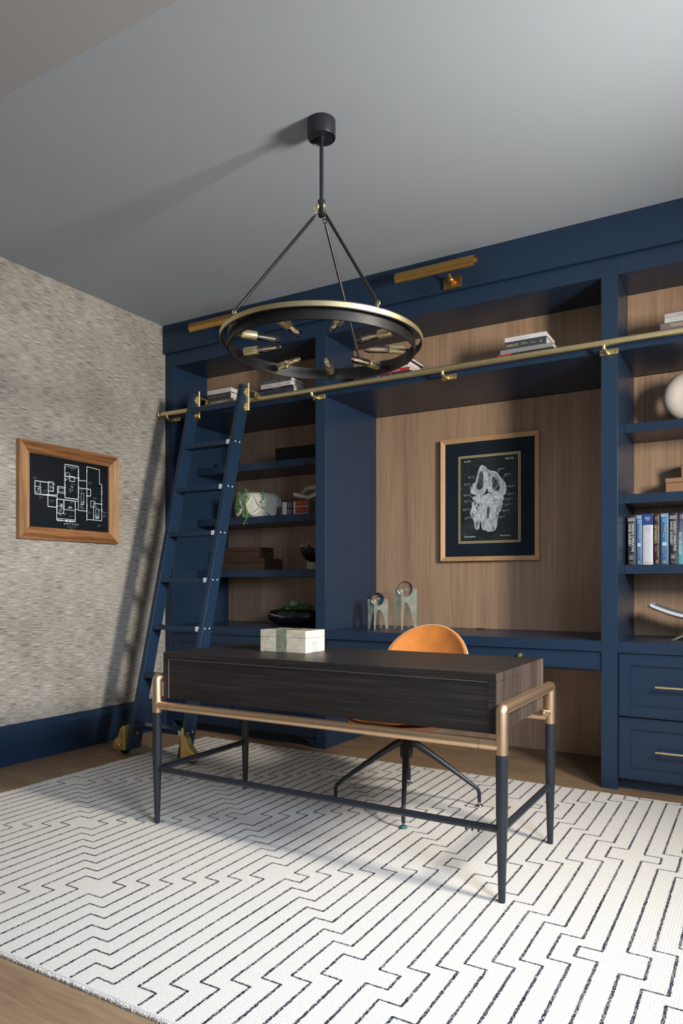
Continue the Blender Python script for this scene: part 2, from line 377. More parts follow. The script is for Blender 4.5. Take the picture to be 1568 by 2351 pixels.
wall_with_holes('wall_front', YF, XL, XR, [HF], 'x')
casing('window_1', 'y', *HK, 'farther window in the right wall'); casing('window_2', 'y', *HN, 'nearer window in the right wall'); casing('window_fill', 'x', *HF, 'added window behind the viewer for the cool fill light')  # the one behind the camera is added to hold the cool fill
bb = MB().box(XL, XL + 0.018, YF, 3.90, 0, 0.19).prism([(XL, YF, 0.19), (XL + 0.018, YF, 0.19), (XL + 0.012, YF, 0.215), (XL + 0.008, YF, 0.235), (XL, YF, 0.235)], (0, 3.90 - YF, 0))
struct('baseboard_left', bb, M['navy'], 0.001)

# ------------------------------------------------------------------ built-in bookcase
Y0 = 3.90
X1a, X1b = -3.72, -2.487       # left bay opening
X2a, X2b = -2.412, -0.727      # middle niche
X3a, X3b = -0.645, 0.588       # right bay
ZT, ZU, ZS0, ZS1 = 2.744, 2.650, 2.257, 2.325
CT = 0.762
def panel_door(mb, x0, x1, z0, z1, y=Y0, st=0.058):
    """framed front with a recessed panel and a raised bead"""
    t = 0.02
    for (a, b, c, d) in ((x0, x0 + st, z0, z1), (x1 - st, x1, z0, z1), (x0 + st, x1 - st, z0, z0 + st), (x0 + st, x1 - st, z1 - st, z1)):
        mb.box(a, b, y, y + t, c, d)
    a, b, c, d = x0 + st, x1 - st, z0 + st, z1 - st
    mb.box(a, b, y + 0.010, y + t, c, d)
    w = 0.006
    for (p, q, r, s_) in ((a, a + w, c, d), (b - w, b, c, d), (a + w, b - w, c, c + w), (a + w, b - w, d - w, d)):
        mb.box(p, q, y + 0.004, y + 0.012, r, s_)
    # fine outer bead
    e = 0.004
    for (p, q, r, s_) in ((x0 + e, x0 + 2 * e, z0 + e, z1 - e), (x1 - 2 * e, x1 - e, z0 + e, z1 - e), (x0 + 2 * e, x1 - 2 * e, z0 + e, z0 + 2 * e), (x0 + 2 * e, x1 - 2 * e, z1 - 2 * e, z1 - e)):
        mb.box(p, q, y - 0.002, y, r, s_)
    return mb
def bar_handle(x0, x1, z, parent):
    mb = MB().tube([(x0, Y0 - 0.030, z), (x1, Y0 - 0.030, z)], 0.0055, 10)
    for x in (x0 + 0.03, x1 - 0.03): mb.tube([(x, Y0 - 0.030, z), (x, Y0 + 0.002, z)], 0.004, 8)
    return mb.build('handle', M['brass'], parent)
def bay(label, xa, xb, sa, sb, back_up, back_lo, shelves, shelf_y, doors=True):
    """sa/sb: outer x of the stiles on each side"""
    T = thing('built_in_bookcase', label, 'bookcase', ((xa + xb) / 2, Y0, 0))
    if xa - sa > 0.01: MB().box(sa, xa, Y0, YB - 0.003, 0.0, ZT).build('side_panel', M['navy'], T, 0.0015)
    if sb > xb: MB().box(xb, sb, Y0, YB - 0.003, 0.0, ZT).build('side_panel', M['navy'], T, 0.0015)
    MB().box(xa, xb, Y0, Y0 + 0.02, ZU, ZT).build('top_rail', M['navy'], T, 0.0015)
    MB().box(xa, xb, Y0 + 0.02, back_up, ZU, ZU + 0.02).build('top_panel', M['navy'], T)
    MB().box(xa, xb, Y0, back_up + 0.15 if back_lo > back_up else back_lo, ZS0, ZS1).build('upper_shelf', M['navy'], T, 0.0015)
    MB().box(xa, xb, back_up, back_up + 0.02, ZS1, ZU).build('upper_back_panel', M['back_wood'], T)
    MB().box(xa, xb, back_lo, back_lo + 0.02, CT if doors else 0, ZS0).build('back_panel', M['back_wood'], T)
    MB().box(xa, xb, back_up + 0.02, back_lo + 0.02, ZS0 + 0.002, ZS0 + 0.02).build('filler_panel', M['navy'], T)
    for z0, z1 in shelves:
        MB().box(xa, xb, shelf_y, back_lo, z0, z1).build('shelf', M['navy'], T, 0.0015)
    return T
T1 = bay('navy built-in bookcase bay on the left, behind the ladder, with two doors', X1a, X1b, -3.797, X1b, 4.27, 4.53,
         [(1.881, 1.933), (1.495, 1.546), (1.108, 1.160)], 4.155)
T2 = bay('navy built-in middle bay with a wood-backed desk niche and one wide drawer', X2a, X2b, X1b, X3a, 4.27, 4.60, [], 4.1, doors=False)
T3 = bay('navy built-in bookcase bay at the right edge with drawers below', X3a, X3b, X3a - 0.0001, 0.67, 4.22, 4.45,
         [(1.872, 1.921), (1.492, 1.542), (1.112, 1.161)], 4.115)
# bay 1 base cabinet
MB().box(X1a, X1b, Y0, 4.53, CT - 0.058, CT).build('ledge', M['navy'], T1, 0.0015)
MB().box(X1a, X1b, Y0 + 0.05, Y0 + 0.06, 0, 0.062).prism([(X1b, Y0 + 0.004, 0.058), (X1b - 0.10, Y0 + 0.004, 0.058), (X1b - 0.06, Y0 + 0.004, 0.036), (X1b - 0.02, Y0 + 0.004, 0.0), (X1b, Y0 + 0.004, 0)], (0, 0.02, 0)).build('toe_kick', M['navy_dark'], T1)
MB().box(X1a, X1b, Y0 + 0.03, 4.5, 0.062, 0.08).box(X1a, X1b, Y0 + 0.03, Y0 + 0.04, 0.08, 0.70).build('cabinet_carcass', M['navy_dark'], T1)
xm = (-3.113 - 3.094) / 2
for a, b in ((X1a + 0.005, xm - 0.002), (xm + 0.002, X1b - 0.005)):
    d = panel_door(MB(), a, b, 0.064, 0.700).build('door', M['navy'], T1, 0.0012)
# bay 2 niche
MB().box(X2a, X2b, Y0, 4.60, CT - 0.056, CT).build('desk_ledge', M['navy'], T2, 0.0015)
d = MB(); d.box(X2a + 0.006, X2b - 0.004, Y0, Y0 + 0.02, 0.610, 0.702)
for (p, q, r, s_) in ((X2a + 0.010, X2b - 0.008, 0.614, 0.617), (X2a + 0.010, X2b - 0.008, 0.695, 0.698), (X2a + 0.010, X2a + 0.013, 0.614, 0.698), (X2b - 0.011, X2b - 0.008, 0.614, 0.698)): d.box(p, q, Y0 - 0.003, Y0, r, s_)
d = d.build('drawer', M['navy'], T2, 0.001)
MB().lathe([(0.0, -0.026), (0.010, -0.026), (0.013, -0.022), (0.012, -0.016), (0.005, -0.012), (0.005, 0.001)], (-1.148, Y0, 0.668), (0, 1, 0), 20).build('knob', M['brass'], d)
MB().box(X2a, X2b, Y0 + 0.02, 4.58, 0.600, 0.61).build('drawer_box', M['navy_dark'], T2)
# bay 3 drawers
MB().box(X3a, X3b, Y0, 4.45, CT - 0.058, CT).build('ledge', M['navy'], T3, 0.0015)
MB().box(X3a, X3b, Y0 + 0.05, Y0 + 0.06, 0, 0.062).build('toe_kick', M['navy_dark'], T3)
MB().box(X3a, X3b, Y0 + 0.03, Y0 + 0.04, 0.06, 0.70).build('cabinet_carcass', M['navy_dark'], T3)
for z0, z1, zh in ((0.382, 0.700, 0.543), (0.062, 0.375, 0.218)):
    d = panel_door(MB(), X3a + 0.004, X3b - 0.004, z0, z1, st=0.055).build('drawer', M['navy'], T3, 0.0012)
    bar_handle(-0.463, 0.406, zh, d)
# cornice
cor = MB().box(-3.797, 0.70, 3.872, YB - 0.003, ZT, ZC - 0.001)
tag(cor.build('cornice_board', M['navy'], None, 0.0015), 'deep navy cornice board running above all bookcase bays', 'cornice')

# ------------------------------------------------------------------ ladder rail
RY, RZ, RR = 3.83, 2.287, 0.0165
T = thing('ladder_rail', 'long brushed brass ladder rail across the bookcase', 'rail', (-1.6, RY, RZ - 0.04))
MB().tube([(-3.765, RY, RZ), (0.66, RY, RZ)], RR, 20).build('rail_tube', M['brass'], T)
MB().lathe([(0, 0), (0.022, 0), (0.023, 0.006), (0.017, 0.012)], (-3.785, RY, RZ), (1, 0, 0), 20).build('end_cap', M['brass'], T)
for x in (-3.69, -2.453, -1.566, -0.686, 0.2):
    b = MB().box(x - 0.045, x + 0.045, 3.888, 3.8995, RZ - 0.046, RZ - 0.018)
    b.tube([(x - 0.012, 3.892, RZ - 0.032), (x - 0.012, 3.868, RZ - 0.040), (x - 0.012, 3.842, RZ - 0.040), (x - 0.012, 3.824, RZ - 0.030), (x - 0.012, 3.818, RZ - 0.014)], [0.013, 0.011, 0.011, 0.011, 0.009], 12)
    br = b.build('bracket', M['brass'], T, 0.001)
    for dx in (-0.034, 0.034): MB().lathe([(0, -0.003), (0.006, -0.002), (0.007, 0)], (x + dx, 3.888, RZ - 0.032), (0, 1, 0), 10).build('screw', M['antique_brass'], br)

# ------------------------------------------------------------------ library ladder
LB, LT = Vector((0, 3.13, 0.04)), Vector((0, 3.702, 2.365))
U = (LT - LB).normalized(); NB = Vector((0, U.z, -U.y)); DEP = 0.088
XLs, XRs, TH = -3.380, -2.956, 0.034
T = thing('library_ladder', 'navy rolling library ladder hooked on the brass rail', 'ladder', (-3.15, 3.2, 0))
for x0 in (XLs, XRs):
    k = DEP / U.z
    poly = [(x0, LB.y, LB.z), (x0, LB.y + k, LB.z), (x0, (LT + NB * DEP).y, (LT + NB * DEP).z), (x0, LT.y, LT.z)]
    MB().prism(poly, (TH, 0, 0)).build('stile', M['navy'], T, 0.002)
def fy(z): return LB.y + (z - LB.z) * (LT.y - LB.y) / (LT.z - LB.z)
for i, z in enumerate((1.974, 1.677, 1.379, 1.082, 0.784, 0.486, 0.178)):
    y = fy(z)
    r = MB().box(XLs + TH, XRs, y + 0.003, y + 0.083, z - 0.014, z + 0.014).build('rung', M['navy'], T, 0.0015)
    MB().box(XRs - 0.024, XRs - 0.001, y - 0.001, y + 0.005, z - 0.0145, z + 0.0145).build('bracket', M['white_pad'], r)
    for q in (0.022, 0.062): MB().lathe([(0, 0.004), (0.004, 0.0028), (0.0052, 0)], (XRs + TH, y + q, z + 0.002), (1, 0, 0), 12).build('bolt', M['stud'], r)
zt = 2.232; y = fy(zt)
MB().box(XLs + TH, XRs, y + 0.002, y + 0.05, zt - 0.018, zt + 0.018).build('top_rung', M['navy'], T, 0.0015)
MB().lathe([(0, 0.003), (0.0035, 0.002), (0.0045, 0)], (XRs + TH, y + 0.04, zt + 0.02), (1, 0, 0), 10).build('bolt', M['chrome'], T)
# roller hooks on top
for x0 in (XLs, XRs):
    x = x0 + TH
    zc_ = 2.27; yc = fy(zc_) + 0.055
    b = MB()
    prof = []
    for (cz, r0) in ((zc_ + 0.045, 0.028), (zc_ - 0.055, 0.030)):
        poly = [(x, yc + 0.028, cz - r0)] + [(x, yc + 0.004 - r0 * math.cos(a) * 0.9, cz + r0 * math.sin(a)) for a in [(-80 + 20 * q) * PI / 180 for q in range(9)]] + [(x, yc + 0.028, cz + r0)]
        b.prism(poly, (0.006, 0, 0))
    b.box(x, x + 0.006, yc + 0.004, yc + 0.032, zc_ - 0.085, zc_ + 0.075)
    hk = b.build('hook_plate', M['brass'], T, 0.0008)
    MB().tube([(x + 0.013, yc + 0.012, zc_ - 0.075), (x + 0.013, yc + 0.012, zc_ + 0.105)], 0.008, 14).tube([(x + 0.013, yc + 0.012, zc_ + 0.065), (x + 0.016, RY - 0.02, RZ + 0.045), (x + 0.018, RY + 0.01, RZ + 0.040), (x + 0.018, RY + 0.028, RZ + 0.018)], 0.006, 10).build('hook_rod', M['brass'], hk)
    MB().lathe([(0.0, -0.010), (0.014, -0.010), (0.009, 0), (0.014, 0.010), (0.0, 0.010)], (x + 0.018, RY, RZ + 0.031), (1, 0, 0), 20).build('roller', M['brass'], hk)
    for dz in (0.045, -0.055): MB().sphere((x + 0.007, yc - 0.008, zc_ + dz), 0.005, 10, 6).build('screw', M['polished_brass'], hk)
    MB().lathe([(0, 0.0), (0.014, 0.0), (0.014, 0.012), (0, 0.014)], (x - TH - (0.0 if x0 == XRs else -TH), yc - 0.0, zt - 0.038), (-1, 0, 0) if x0 == XRs else (1, 0, 0), 14).build('pivot', M['antique_brass'], T)
# brass wheel guards
def guard(xs, sgn):
    z0 = 0.035; Hh = 0.165; yb = fy(0.05) - 0.012
    out = [(0, 0), (0.098, 0), (0.104, 0.012), (0.104, 0.03), (0.098, 0.048), (0.082, 0.066), (0.064, 0.080), (0.054, 0.098), (0.046, 0.118), (0.036, 0.135), (0.020, 0.147), (0.0, 0.152)]
    prof = [(xs + sgn * a, yb + 0.0, z0 + c) for a, c in out]
    g = MB(); g.prism(prof, (0, 0.045, 0), 0, True)
    ob = g.build('wheel_guard', M['polished_brass'], T, 0.004, 50)
    d = MB(); cx, cz = xs + sgn * 0.045, z0 + 0.028
    for q in range(9):
        a = PI * q / 8; r0 = 0.043 if q % 2 == 0 else 0.038
        p0 = Vector((cx + math.cos(a) * 0.010, yb - 0.001, cz + math.sin(a) * 0.010)); p1 = Vector((cx + math.cos(a) * r0, yb - 0.001, cz + math.sin(a) * r0))
        t_ = Vector((-math.sin(a), 0, math.cos(a))) * 0.0045
        d.tube([p0, (p0 + p1) / 2 + t_ * 0.7, p1 + t_ * 0.4, p1 + (p1 - p0) * 0.08, p1 - t_ * 0.4, (p0 + p1) / 2 - t_ * 0.7], 0.0013, 6, closed=True)
    d.sphere((cx, yb, cz), 0.007, 12, 8)
    d.tube([(xs + sgn * 0.014, yb - 0.001, z0 + 0.092), (xs + sgn * 0.014, yb - 0.001, z0 + 0.128), (xs + sgn * 0.022, yb - 0.001, z0 + 0.136), (xs + sgn * 0.030, yb - 0.001, z0 + 0.128), (xs + sgn * 0.026, yb - 0.001, z0 + 0.116)], 0.0015, 6)
    d.build('embossed_fan', M['polished_brass'], ob)
    if sgn > 0:
        MB().tube([(xs + 0.010, yb + 0.01, z0 + 0.14), (xs + 0.010, yb + 0.01, z0 + 0.178)], [0.010, 0.008], 12).sphere((xs + 0.010, yb + 0.01, z0 + 0.178), 0.0085, 12, 8).build('spring_pin', M['polished_brass'], T)
    MB().lathe([(0, -0.014), (0.028, -0.014), (0.031, -0.010), (0.031, 0.010), (0.028, 0.014), (0, 0.014)], (xs + sgn * 0.05, yb + 0.055, (0.031 if sgn < 0 else 0.043)), (1, 0, 0), 24).build('wheel', M['rubber'], T)
    MB().tube([(xs, yb + 0.055, 0.045), (xs + sgn * 0.05, yb + 0.055, 0.045)], 0.006, 8).build('axle', M['black_metal'], T)
guard(XLs, -1); guard(XRs + TH, 1)
MB().sphere((XLs + TH, fy(0.12) + 0.045, 0.135), 0.011, 14, 8, sc=(0.6, 1, 1)).build('axle_bolt', M['antique_brass'], T)

# ------------------------------------------------------------------ picture lights
for xa, xb, lab in ((-1.845, -1.362, 'brass picture light over the middle niche'), (-3.43, -2.94, 'brass picture light above the left bay, partly behind the chandelier')):
    yc, zc_, r = 3.775, 2.834, 0.035
    xc = (xa + xb) / 2 + 0.07
    T = thing('picture_light', lab, 'wall light', ((xa + xb) / 2, 3.872, 2.77), 'brass picture lights on the cornice')
    prof = []
    a0, a1 = math.radians(-150), math.radians(75)
    b = MB(); n = 26
    ring = lambda rr, x: [(x, yc + rr * math.sin(a0 + (a1 - a0) * k / n) * -1 * -1, zc_ + rr * math.cos(a0 + (a1 - a0) * k / n)) for k in range(n + 1)]
    # shade: partial tube open toward the wall and upward lamp inside
    A, B_, A2, B2 = ring(r, xa), ring(r, xb), ring(r - 0.003, xa), ring(r - 0.003, xb)
    vs = A + B_ + A2 + B2; m_ = n + 1; fs = []
    for k in range(n):
        fs += [(k, k + 1, m_ + k + 1, m_ + k), (2 * m_ + k, 3 * m_ + k, 3 * m_ + k + 1, 2 * m_ + k + 1), (k, 2 * m_ + k, 2 * m_ + k + 1, k + 1), (m_ + k, m_ + k + 1, 3 * m_ + k + 1, 3 * m_ + k)]
    fs += [(0, m_, 3 * m_, 2 * m_), (n, 2 * m_ + n, 3 * m_ + n, m_ + n)]
    b.add(vs, fs, 0, True).build('shade', M['antique_brass'], T)
    MB().box(xc - 0.055, xc + 0.055, 3.858, 3.8715, 2.752, 2.812).build('wall_plate', M['antique_brass'], T, 0.002)
    arm = MB().tube([(xc, 3.860, 2.79), (xc, 3.838, 2.792), (xc, 3.82, 2.803), (xc, 3.80, 2.815)], 0.008, 12)
    arm.sphere((xc, 3.838, 2.792), 0.017, 16, 10).tube([(xc, 3.852, 2.775), (xc, 3.852, 2.755)], 0.004, 8)
    arm.build('arm', M['antique_brass'], T)
    MB().tube([(xa + 0.03, yc + 0.004, zc_), (xb - 0.03, yc + 0.004, zc_)], 0.012, 14).build('lamp_tube', M['stone'], T)

# ------------------------------------------------------------------ chandelier
CX_, CY_ = -1.557, 2.488
T = thing('chandelier', 'round black and brass ring chandelier hanging from the ceiling by three rods', 'chandelier', (CX_, CY_, 2.0))
MB().lathe([(0, 2.950), (0.0575, 2.950), (0.0575, 2.884), (0.056, 2.881), (0.054, 2.881), (0.053, 2.884), (0, 2.884)], (CX_, CY_, 0), seg=48).build('canopy', M['black_metal'], T)
HZ = 2.585
MB().tube([(CX_, CY_, 2.886), (CX_, CY_, HZ + 0.03)], 0.0082, 16).lathe([(0, 2.885), (0.013, 2.885), (0.013, 2.872), (0, 2.872)], (CX_, CY_, 0), seg=20).build('stem', M['black_metal'], T)
MB().lathe([(0, HZ + 0.045), (0.014, HZ + 0.042), (0.0155, HZ + 0.036), (0.0155, HZ - 0.002), (0.012, HZ - 0.008), (0.015, HZ - 0.014), (0.013, HZ - 0.024), (0, HZ - 0.028)], (CX_, CY_, 0), seg=28).build('hub', M['black_metal'], T)
tilt = math.radians(0.9)
vR = Vector((math.cos(YAW), math.sin(YAW), 0)); ZR = 2.043
def rp(rad, ph, z):            # point on the (very slightly tilted) ring
    p = Vector((rad * math.cos(ph), rad * math.sin(ph), 0)); return Vector((CX_, CY_, 0)) + p + Vector((0, 0, z - p.dot(vR) * math.tan(tilt)))
def band(ro, ri, z0, z1, name, m_, seg=96):
    vs = []; fs = []
    for k in range(seg):
        a = 2 * PI * k / seg
        vs += [rp(ro, a, z0), rp(ro, a, z1), rp(ri, a, z1), rp(ri, a, z0)]
    for k in range(seg):
        l = (k + 1) % seg
        for e in range(4):
            g = (e + 1) % 4; fs.append((4 * k + e, 4 * l + e, 4 * l + g, 4 * k + g))
    return MB().add(vs, fs, 0, True).build(name, m_, T, ang=40)
band(0.412, 0.4085, 2.038, 2.056, 'outer_ring', M['brass'])
band(0.4085, 0.404, 2.036, 2.061, 'ring_liner', M['gun_metal'])
band(0.382, 0.374, 2.002, 2.052, 'inner_ring', M['gun_metal'])
for k in range(6):
    a = math.radians(32 + 60 * k)
    MB().tube([rp(0.378, a, 2.042), rp(0.406, a, 2.042)], 0.004, 8).build('spacer', M['gun_metal'], T)
def ang_of(px_dir_deg): return YAW + math.radians(px_dir_deg)   # 0 = image right, 90 = away
for k, dg in enumerate((-146, -57, 65)):
    a = ang_of(dg); d0 = Vector((math.cos(a), math.sin(a), 0))
    top = Vector((CX_, CY_, HZ - 0.012)) + d0 * 0.026; bot = rp(0.390, a, 2.085)
    top = top - Vector((0, 0, 0.01))
    rd = MB().tube([top + (bot - top) * 0.035, bot - (bot - top) * 0.02], 0.0062, 12)
    for c in (top, bot):        # eye loops
        n1 = (bot - top).normalized(); sgn = 1 if c is top else -1
        cc = c + n1 * 0.008 * sgn
        sd = d0.cross(Vector((0, 0, 1)))
        rd.tube([cc + (n1 * math.cos(q * PI / 6) + sd * math.sin(q * PI / 6)) * 0.0085 for q in range(12)], 0.0024, 8, closed=True)
    o = rd.build('suspension_rod', M['gun_metal'], T)
    h = MB(); c0 = Vector((CX_, CY_, HZ + 0.004)) + d0 * 0.018
    h.tube([c0 + d0 * 0.004 + Vector((0, 0, 0.012)), c0 + Vector((0, 0, 0.016)), c0 + Vector((0, 0, -0.006)), c0 + d0 * 0.010 + Vector((0, 0, -0.022)), c0 + d0 * 0.018 + Vector((0, 0, -0.016)), c0 + d0 * 0.016 + Vector((0, 0, -0.002))], 0.0028, 8)
    h.sphere(c0 + Vector((0, 0, 0.010)), 0.008, 12, 8, sc=(0.8, 0.8, 1.4))
    rb = rp(0.392, a, 2.062)
    h.tube([rb, rb + Vector((0, 0, 0.010)), rb + Vector((0, 0, 0.022))], 0.003, 8)
    h.tube([rb + Vector((0.008 * math.cos(q * PI / 5), 0, 0.020 + 0.009 * math.sin(q * PI / 5))) for q in range(10)], 0.0022, 6, closed=True)
    h.build('hook', M['brass'], o)
    MB().tube([rp(0.374, a, 2.05), rp(0.412, a, 2.058)], 0.004, 8).build('hook_bridge', M['gun_metal'], T)
for k in range(9):
    a = ang_of(84.5) + 2 * PI * k / 9
    ph = a; zz = 2.030
    dirn = -Vector((math.cos(ph), math.sin(ph), 0)); sag = (0.0, 0.05, -0.04, 0.02, 0.06, -0.05, 0.03, 0.0, 0.04)[k]
    ax = (dirn + Vector((0, 0, -sag))).normalized()
    p0 = rp(0.374, ph, zz)
    jt = MB().lathe([(0, 0), (0.008, 0), (0.008, 0.004), (0.003, 0.005), (0.003, 0.016)], p0, ax, 14)
    jt.sphere(p0 + ax * 0.020, 0.0065, 12, 8).tube([p0 + ax * 0.02, p0 + ax * 0.036], 0.0028, 8)
    so = jt.build('lamp_holder', M['black_metal'], T)
    sk = MB().lathe([(0, 0.034), (0.0165, 0.034), (0.0175, 0.037), (0.0175, 0.094), (0.0168, 0.096), (0.014, 0.094), (0.013, 0.085), (0, 0.085)], p0, ax, 28).build('socket', M['brass'], so)
    g = MB()
    g.lathe([(0.011, 0.092), (0.013, 0.100), (0.0148, 0.110), (0.0150, 0.178), (0.0135, 0.189), (0.0095, 0.197), (0.004, 0.2005), (0, 0.201)], p0, ax, 24)
    g.build('bulb', M['bulb_glass'], so)
    f_ = MB(); w_ = Vector((0, 0, 1)) if abs(ax.z) < 0.9 else Vector((1, 0, 0)); s1 = ax.cross(w_).normalized()
    f_.lathe([(0, 0.092), (0.0045, 0.092), (0.004, 0.112), (0, 0.114)], p0, ax, 10, 1)
    for q in (-1, 1):
        f_.tube([p0 + ax * 0.112, p0 + ax * 0.116 + s1 * 0.0045 * q, p0 + ax * 0.172 + s1 * 0.0045 * q, p0 + ax * 0.176], 0.0011, 6)
    f_.build('filament', [M['filament'], M['paper']], so)

# ------------------------------------------------------------------ writing desk
T = thing('writing_desk', 'dark oak writing desk with champagne and black tubular metal legs on the rug', 'desk', (-1.513, 2.61, 0.012))
BX0, BX1, BY0, BY1, BZ0, BZ1 = -2.268, -0.766, 2.318, 2.905, 0.558, 0.760
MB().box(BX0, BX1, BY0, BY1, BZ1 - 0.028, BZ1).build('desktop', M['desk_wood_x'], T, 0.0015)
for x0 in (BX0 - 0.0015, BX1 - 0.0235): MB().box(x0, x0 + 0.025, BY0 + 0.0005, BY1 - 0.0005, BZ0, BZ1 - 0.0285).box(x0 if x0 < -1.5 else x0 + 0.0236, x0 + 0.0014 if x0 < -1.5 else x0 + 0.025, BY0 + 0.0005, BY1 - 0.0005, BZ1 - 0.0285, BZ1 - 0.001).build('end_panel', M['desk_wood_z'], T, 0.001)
for xa_ in (BX0 + 0.0005, BX1 - 0.030): MB().box(xa_, xa_ + 0.0295, BY0 - 0.001, BY0 + 0.004, BZ0 + 0.001, BZ1 - 0.030).build('corner_stile', M['desk_wood_x'], T)
MB().box(BX0 + 0.031, BX1 - 0.031, BY0 + 0.002, BY0 + 0.02, BZ0, BZ1 - 0.030).build('front_panel', M['desk_wood_x'], T, 0.0008)
bead = MB().box(BX0 + 0.030, BX1 - 0.030, BY0 - 0.0012, BY0 + 0.003, BZ1 - 0.0302, BZ1 - 0.0286).box(BX0 + 0.0294, BX0 + 0.0308, BY0 - 0.0012, BY0 + 0.003, BZ0 + 0.002, BZ1 - 0.029).box(BX1 - 0.0308, BX1 - 0.0294, BY0 - 0.0002, BY0 + 0.003, BZ0 + 0.002, BZ1 - 0.029)
bead.build('edge_bead', mat('worn_edge', (0.16, 0.13, 0.10), 0.5), T)
MB().box(BX0 + 0.026, BX1 - 0.026, BY0 + 0.02, BY1 - 0.02, BZ0, BZ0 + 0.012).box(BX0 + 0.026, BX1 - 0.026, BY1 - 0.02, BY1 - 0.002, BZ0, BZ1 - 0.03).build('drawer_case', M['desk_wood_x'], T)
RL = 0.0205
LX0, LX1, LY0, LY1 = -2.290, -0.741, 2.302, 2.922
for x in (LX0, LX1):
    for y in (LY0, LY1):
        lg = MB().tube([(x, y, 0.012), (x, y, 0.05), (x, y, 0.30), (x, y, 0.498)], [0.0115, 0.0125, 0.0195, RL - 0.0005], 24).build('leg', M['black_metal'], T)
    # bronze loop: up the front leg, along the side, down the rear leg
    pts = [(x, LY0, 0.497), (x, LY0, 0.638)]
    for q in range(1, 7): pts.append((x, LY0 + 0.008 * (1 - math.cos(q * PI / 12)), 0.638 + 0.008 * math.sin(q * PI / 12)))
    pts += [(x, LY0 + 0.008, 0.646), (x, LY1 - 0.008, 0.646)]
    for q in range(1, 7): pts.append((x, LY1 - 0.008 + 0.008 * math.sin(q * PI / 12), 0.638 + 0.008 * math.cos(q * PI / 12)))
    pts += [(x, LY1, 0.497)]
    cl = []
    for p in pts:
        if not cl or (Vector(p) - Vector(cl[-1])).length > 0.0015: cl.append(p)
    MB().tube(cl, RL, 24, up=(1, 0, 0)).build('side_frame', M['bronze'], T)
    MB().tube([(x, LY0, 0.250), (x, LY1, 0.250)], 0.0125, 16).build('side_stretcher', M['black_metal'], T)
for y in (LY0, LY1):
    b = MB().tube([(LX0, y, 0.528), (LX1, y, 0.528)], 0.0185, 24)
    rail_ = b.build('long_rail', M['bronze'], T)
    for x in (LX0 + 0.075, LX1 - 0.075): MB().tube([(x - 0.0006, y, 0.528), (x + 0.0006, y, 0.528)], 0.0188, 24).build('joint_line', M['rubber'], rail_)
MB().tube([(LX0, LY0, 0.250), (LX1, LY0, 0.250)], 0.0125, 16).build('front_stretcher', M['black_metal'], T)
MB().tube([(LX1 - 0.02, LY1 - 0.055, 0.548), (LX1 - 0.001, LY1 - 0.02, 0.540)], 0.012, 12).sphere((LX1 - 0.010, LY1 - 0.062, 0.546), 0.006, 10, 8).build('mounting_lug', M['bronze'], T)
for q in range(3): MB().tube([(-0.865 + q * 0.022, LY0, 0.238), (-0.865 + q * 0.022, LY0, 0.230)], 0.004, 8).build('bolt', M['black_metal'], T)

# inlaid box on the desk
T = thing('keepsake_box', 'cream bone-inlay box with green banded stripe on the dark desk', 'box', (-1.81, 2.65, 0.760))
x0, x1, y0, y1, z0, z1 = -1.929, -1.689, 2.570, 2.725, 0.7605, 0.856
bm_ = MB().box(x0, x1, y0, y1, z0, z0 + 0.064)
bd = bm_.build('box_body', M['bone_inlay'], T, 0.001)
ld = MB().box(x0, x1, y0, y1, z0 + 0.065, z1).build('lid', M['bone_inlay'], T, 0.001)
e = 0.0006; sx0, sx1 = x0 + 0.088, x0 + 0.142
for za, zb, par in ((z0 + 0.001, z0 + 0.0635, bd), (z0 + 0.0655, z1 - 0.0005, ld)):
    MB().box(sx0, sx1, y0 - e, y0 + 0.001, za, zb).build('green_band', M['green_inlay'], par)
    MB().box(x1 - 0.001, x1 + e, y0 + 0.052, y0 + 0.104, za, zb).build('grey_band', M['grey_inlay'], par)
MB().box(sx0, sx1, y0, y1, z1 - 0.001, z1 + e).box(x0, sx0, y0 + 0.052, y0 + 0.104, z1 - 0.001, z1 + e).box(sx1, x1, y0 + 0.052, y0 + 0.104, z1 - 0.001, z1 + e).build('top_band', M['green_inlay'], ld)

# ------------------------------------------------------------------ desk chair
T = thing('desk_chair', 'cognac leather shell chair on a black four-star base behind the desk', 'chair', (-1.463, 3.10, 0.012))
cx, cy = -1.463, 3.10; CR = math.radians(-2)   # the seat is turned a little
def cl_(x, y, z):
    return Vector((cx + x * math.cos(CR) - y * math.sin(CR), cy + x * math.sin(CR) + y * math.cos(CR), z))
base = MB().lathe([(0, 0.340), (0.022, 0.340), (0.030, 0.328), (0.0305, 0.246), (0.027, 0.234), (0, 0.232)], (cx, cy, 0), seg=28).build('hub', M['black_metal'], T)
MB().tube([(cx, cy, 0.34), (cx, cy, 0.415)], 0.016, 16).build('gas_stem', M['chrome'], T)
for q in range(4):
    a = math.radians(23 + 90 * q); d = Vector((math.cos(a), math.sin(a), 0))
    P_ = lambda r, z: Vector((cx, cy, z)) + d * r
    MB().tube([P_(0.012, 0.313), P_(0.05, 0.296), P_(0.12, 0.250), P_(0.25, 0.158), P_(0.318, 0.108), P_(0.334, 0.094), P_(0.340, 0.078), P_(0.341, 0.034)],
              [0.018, 0.0175, 0.015, 0.011, 0.0095, 0.009, 0.009, 0.0085], 16).build('base_leg', M['black_metal'], T)
    MB().tube([P_(0.341, 0.036), P_(0.341, 0.022)], 0.004, 8).lathe([(0, 0.012), (0.017, 0.012), (0.018, 0.016), (0.013, 0.023), (0, 0.024)], (P_(0.341, 0).x, P_(0.341, 0).y, 0), seg=20).build('glide', M['teal'] if q in (2, 3) else M['chrome'], T)
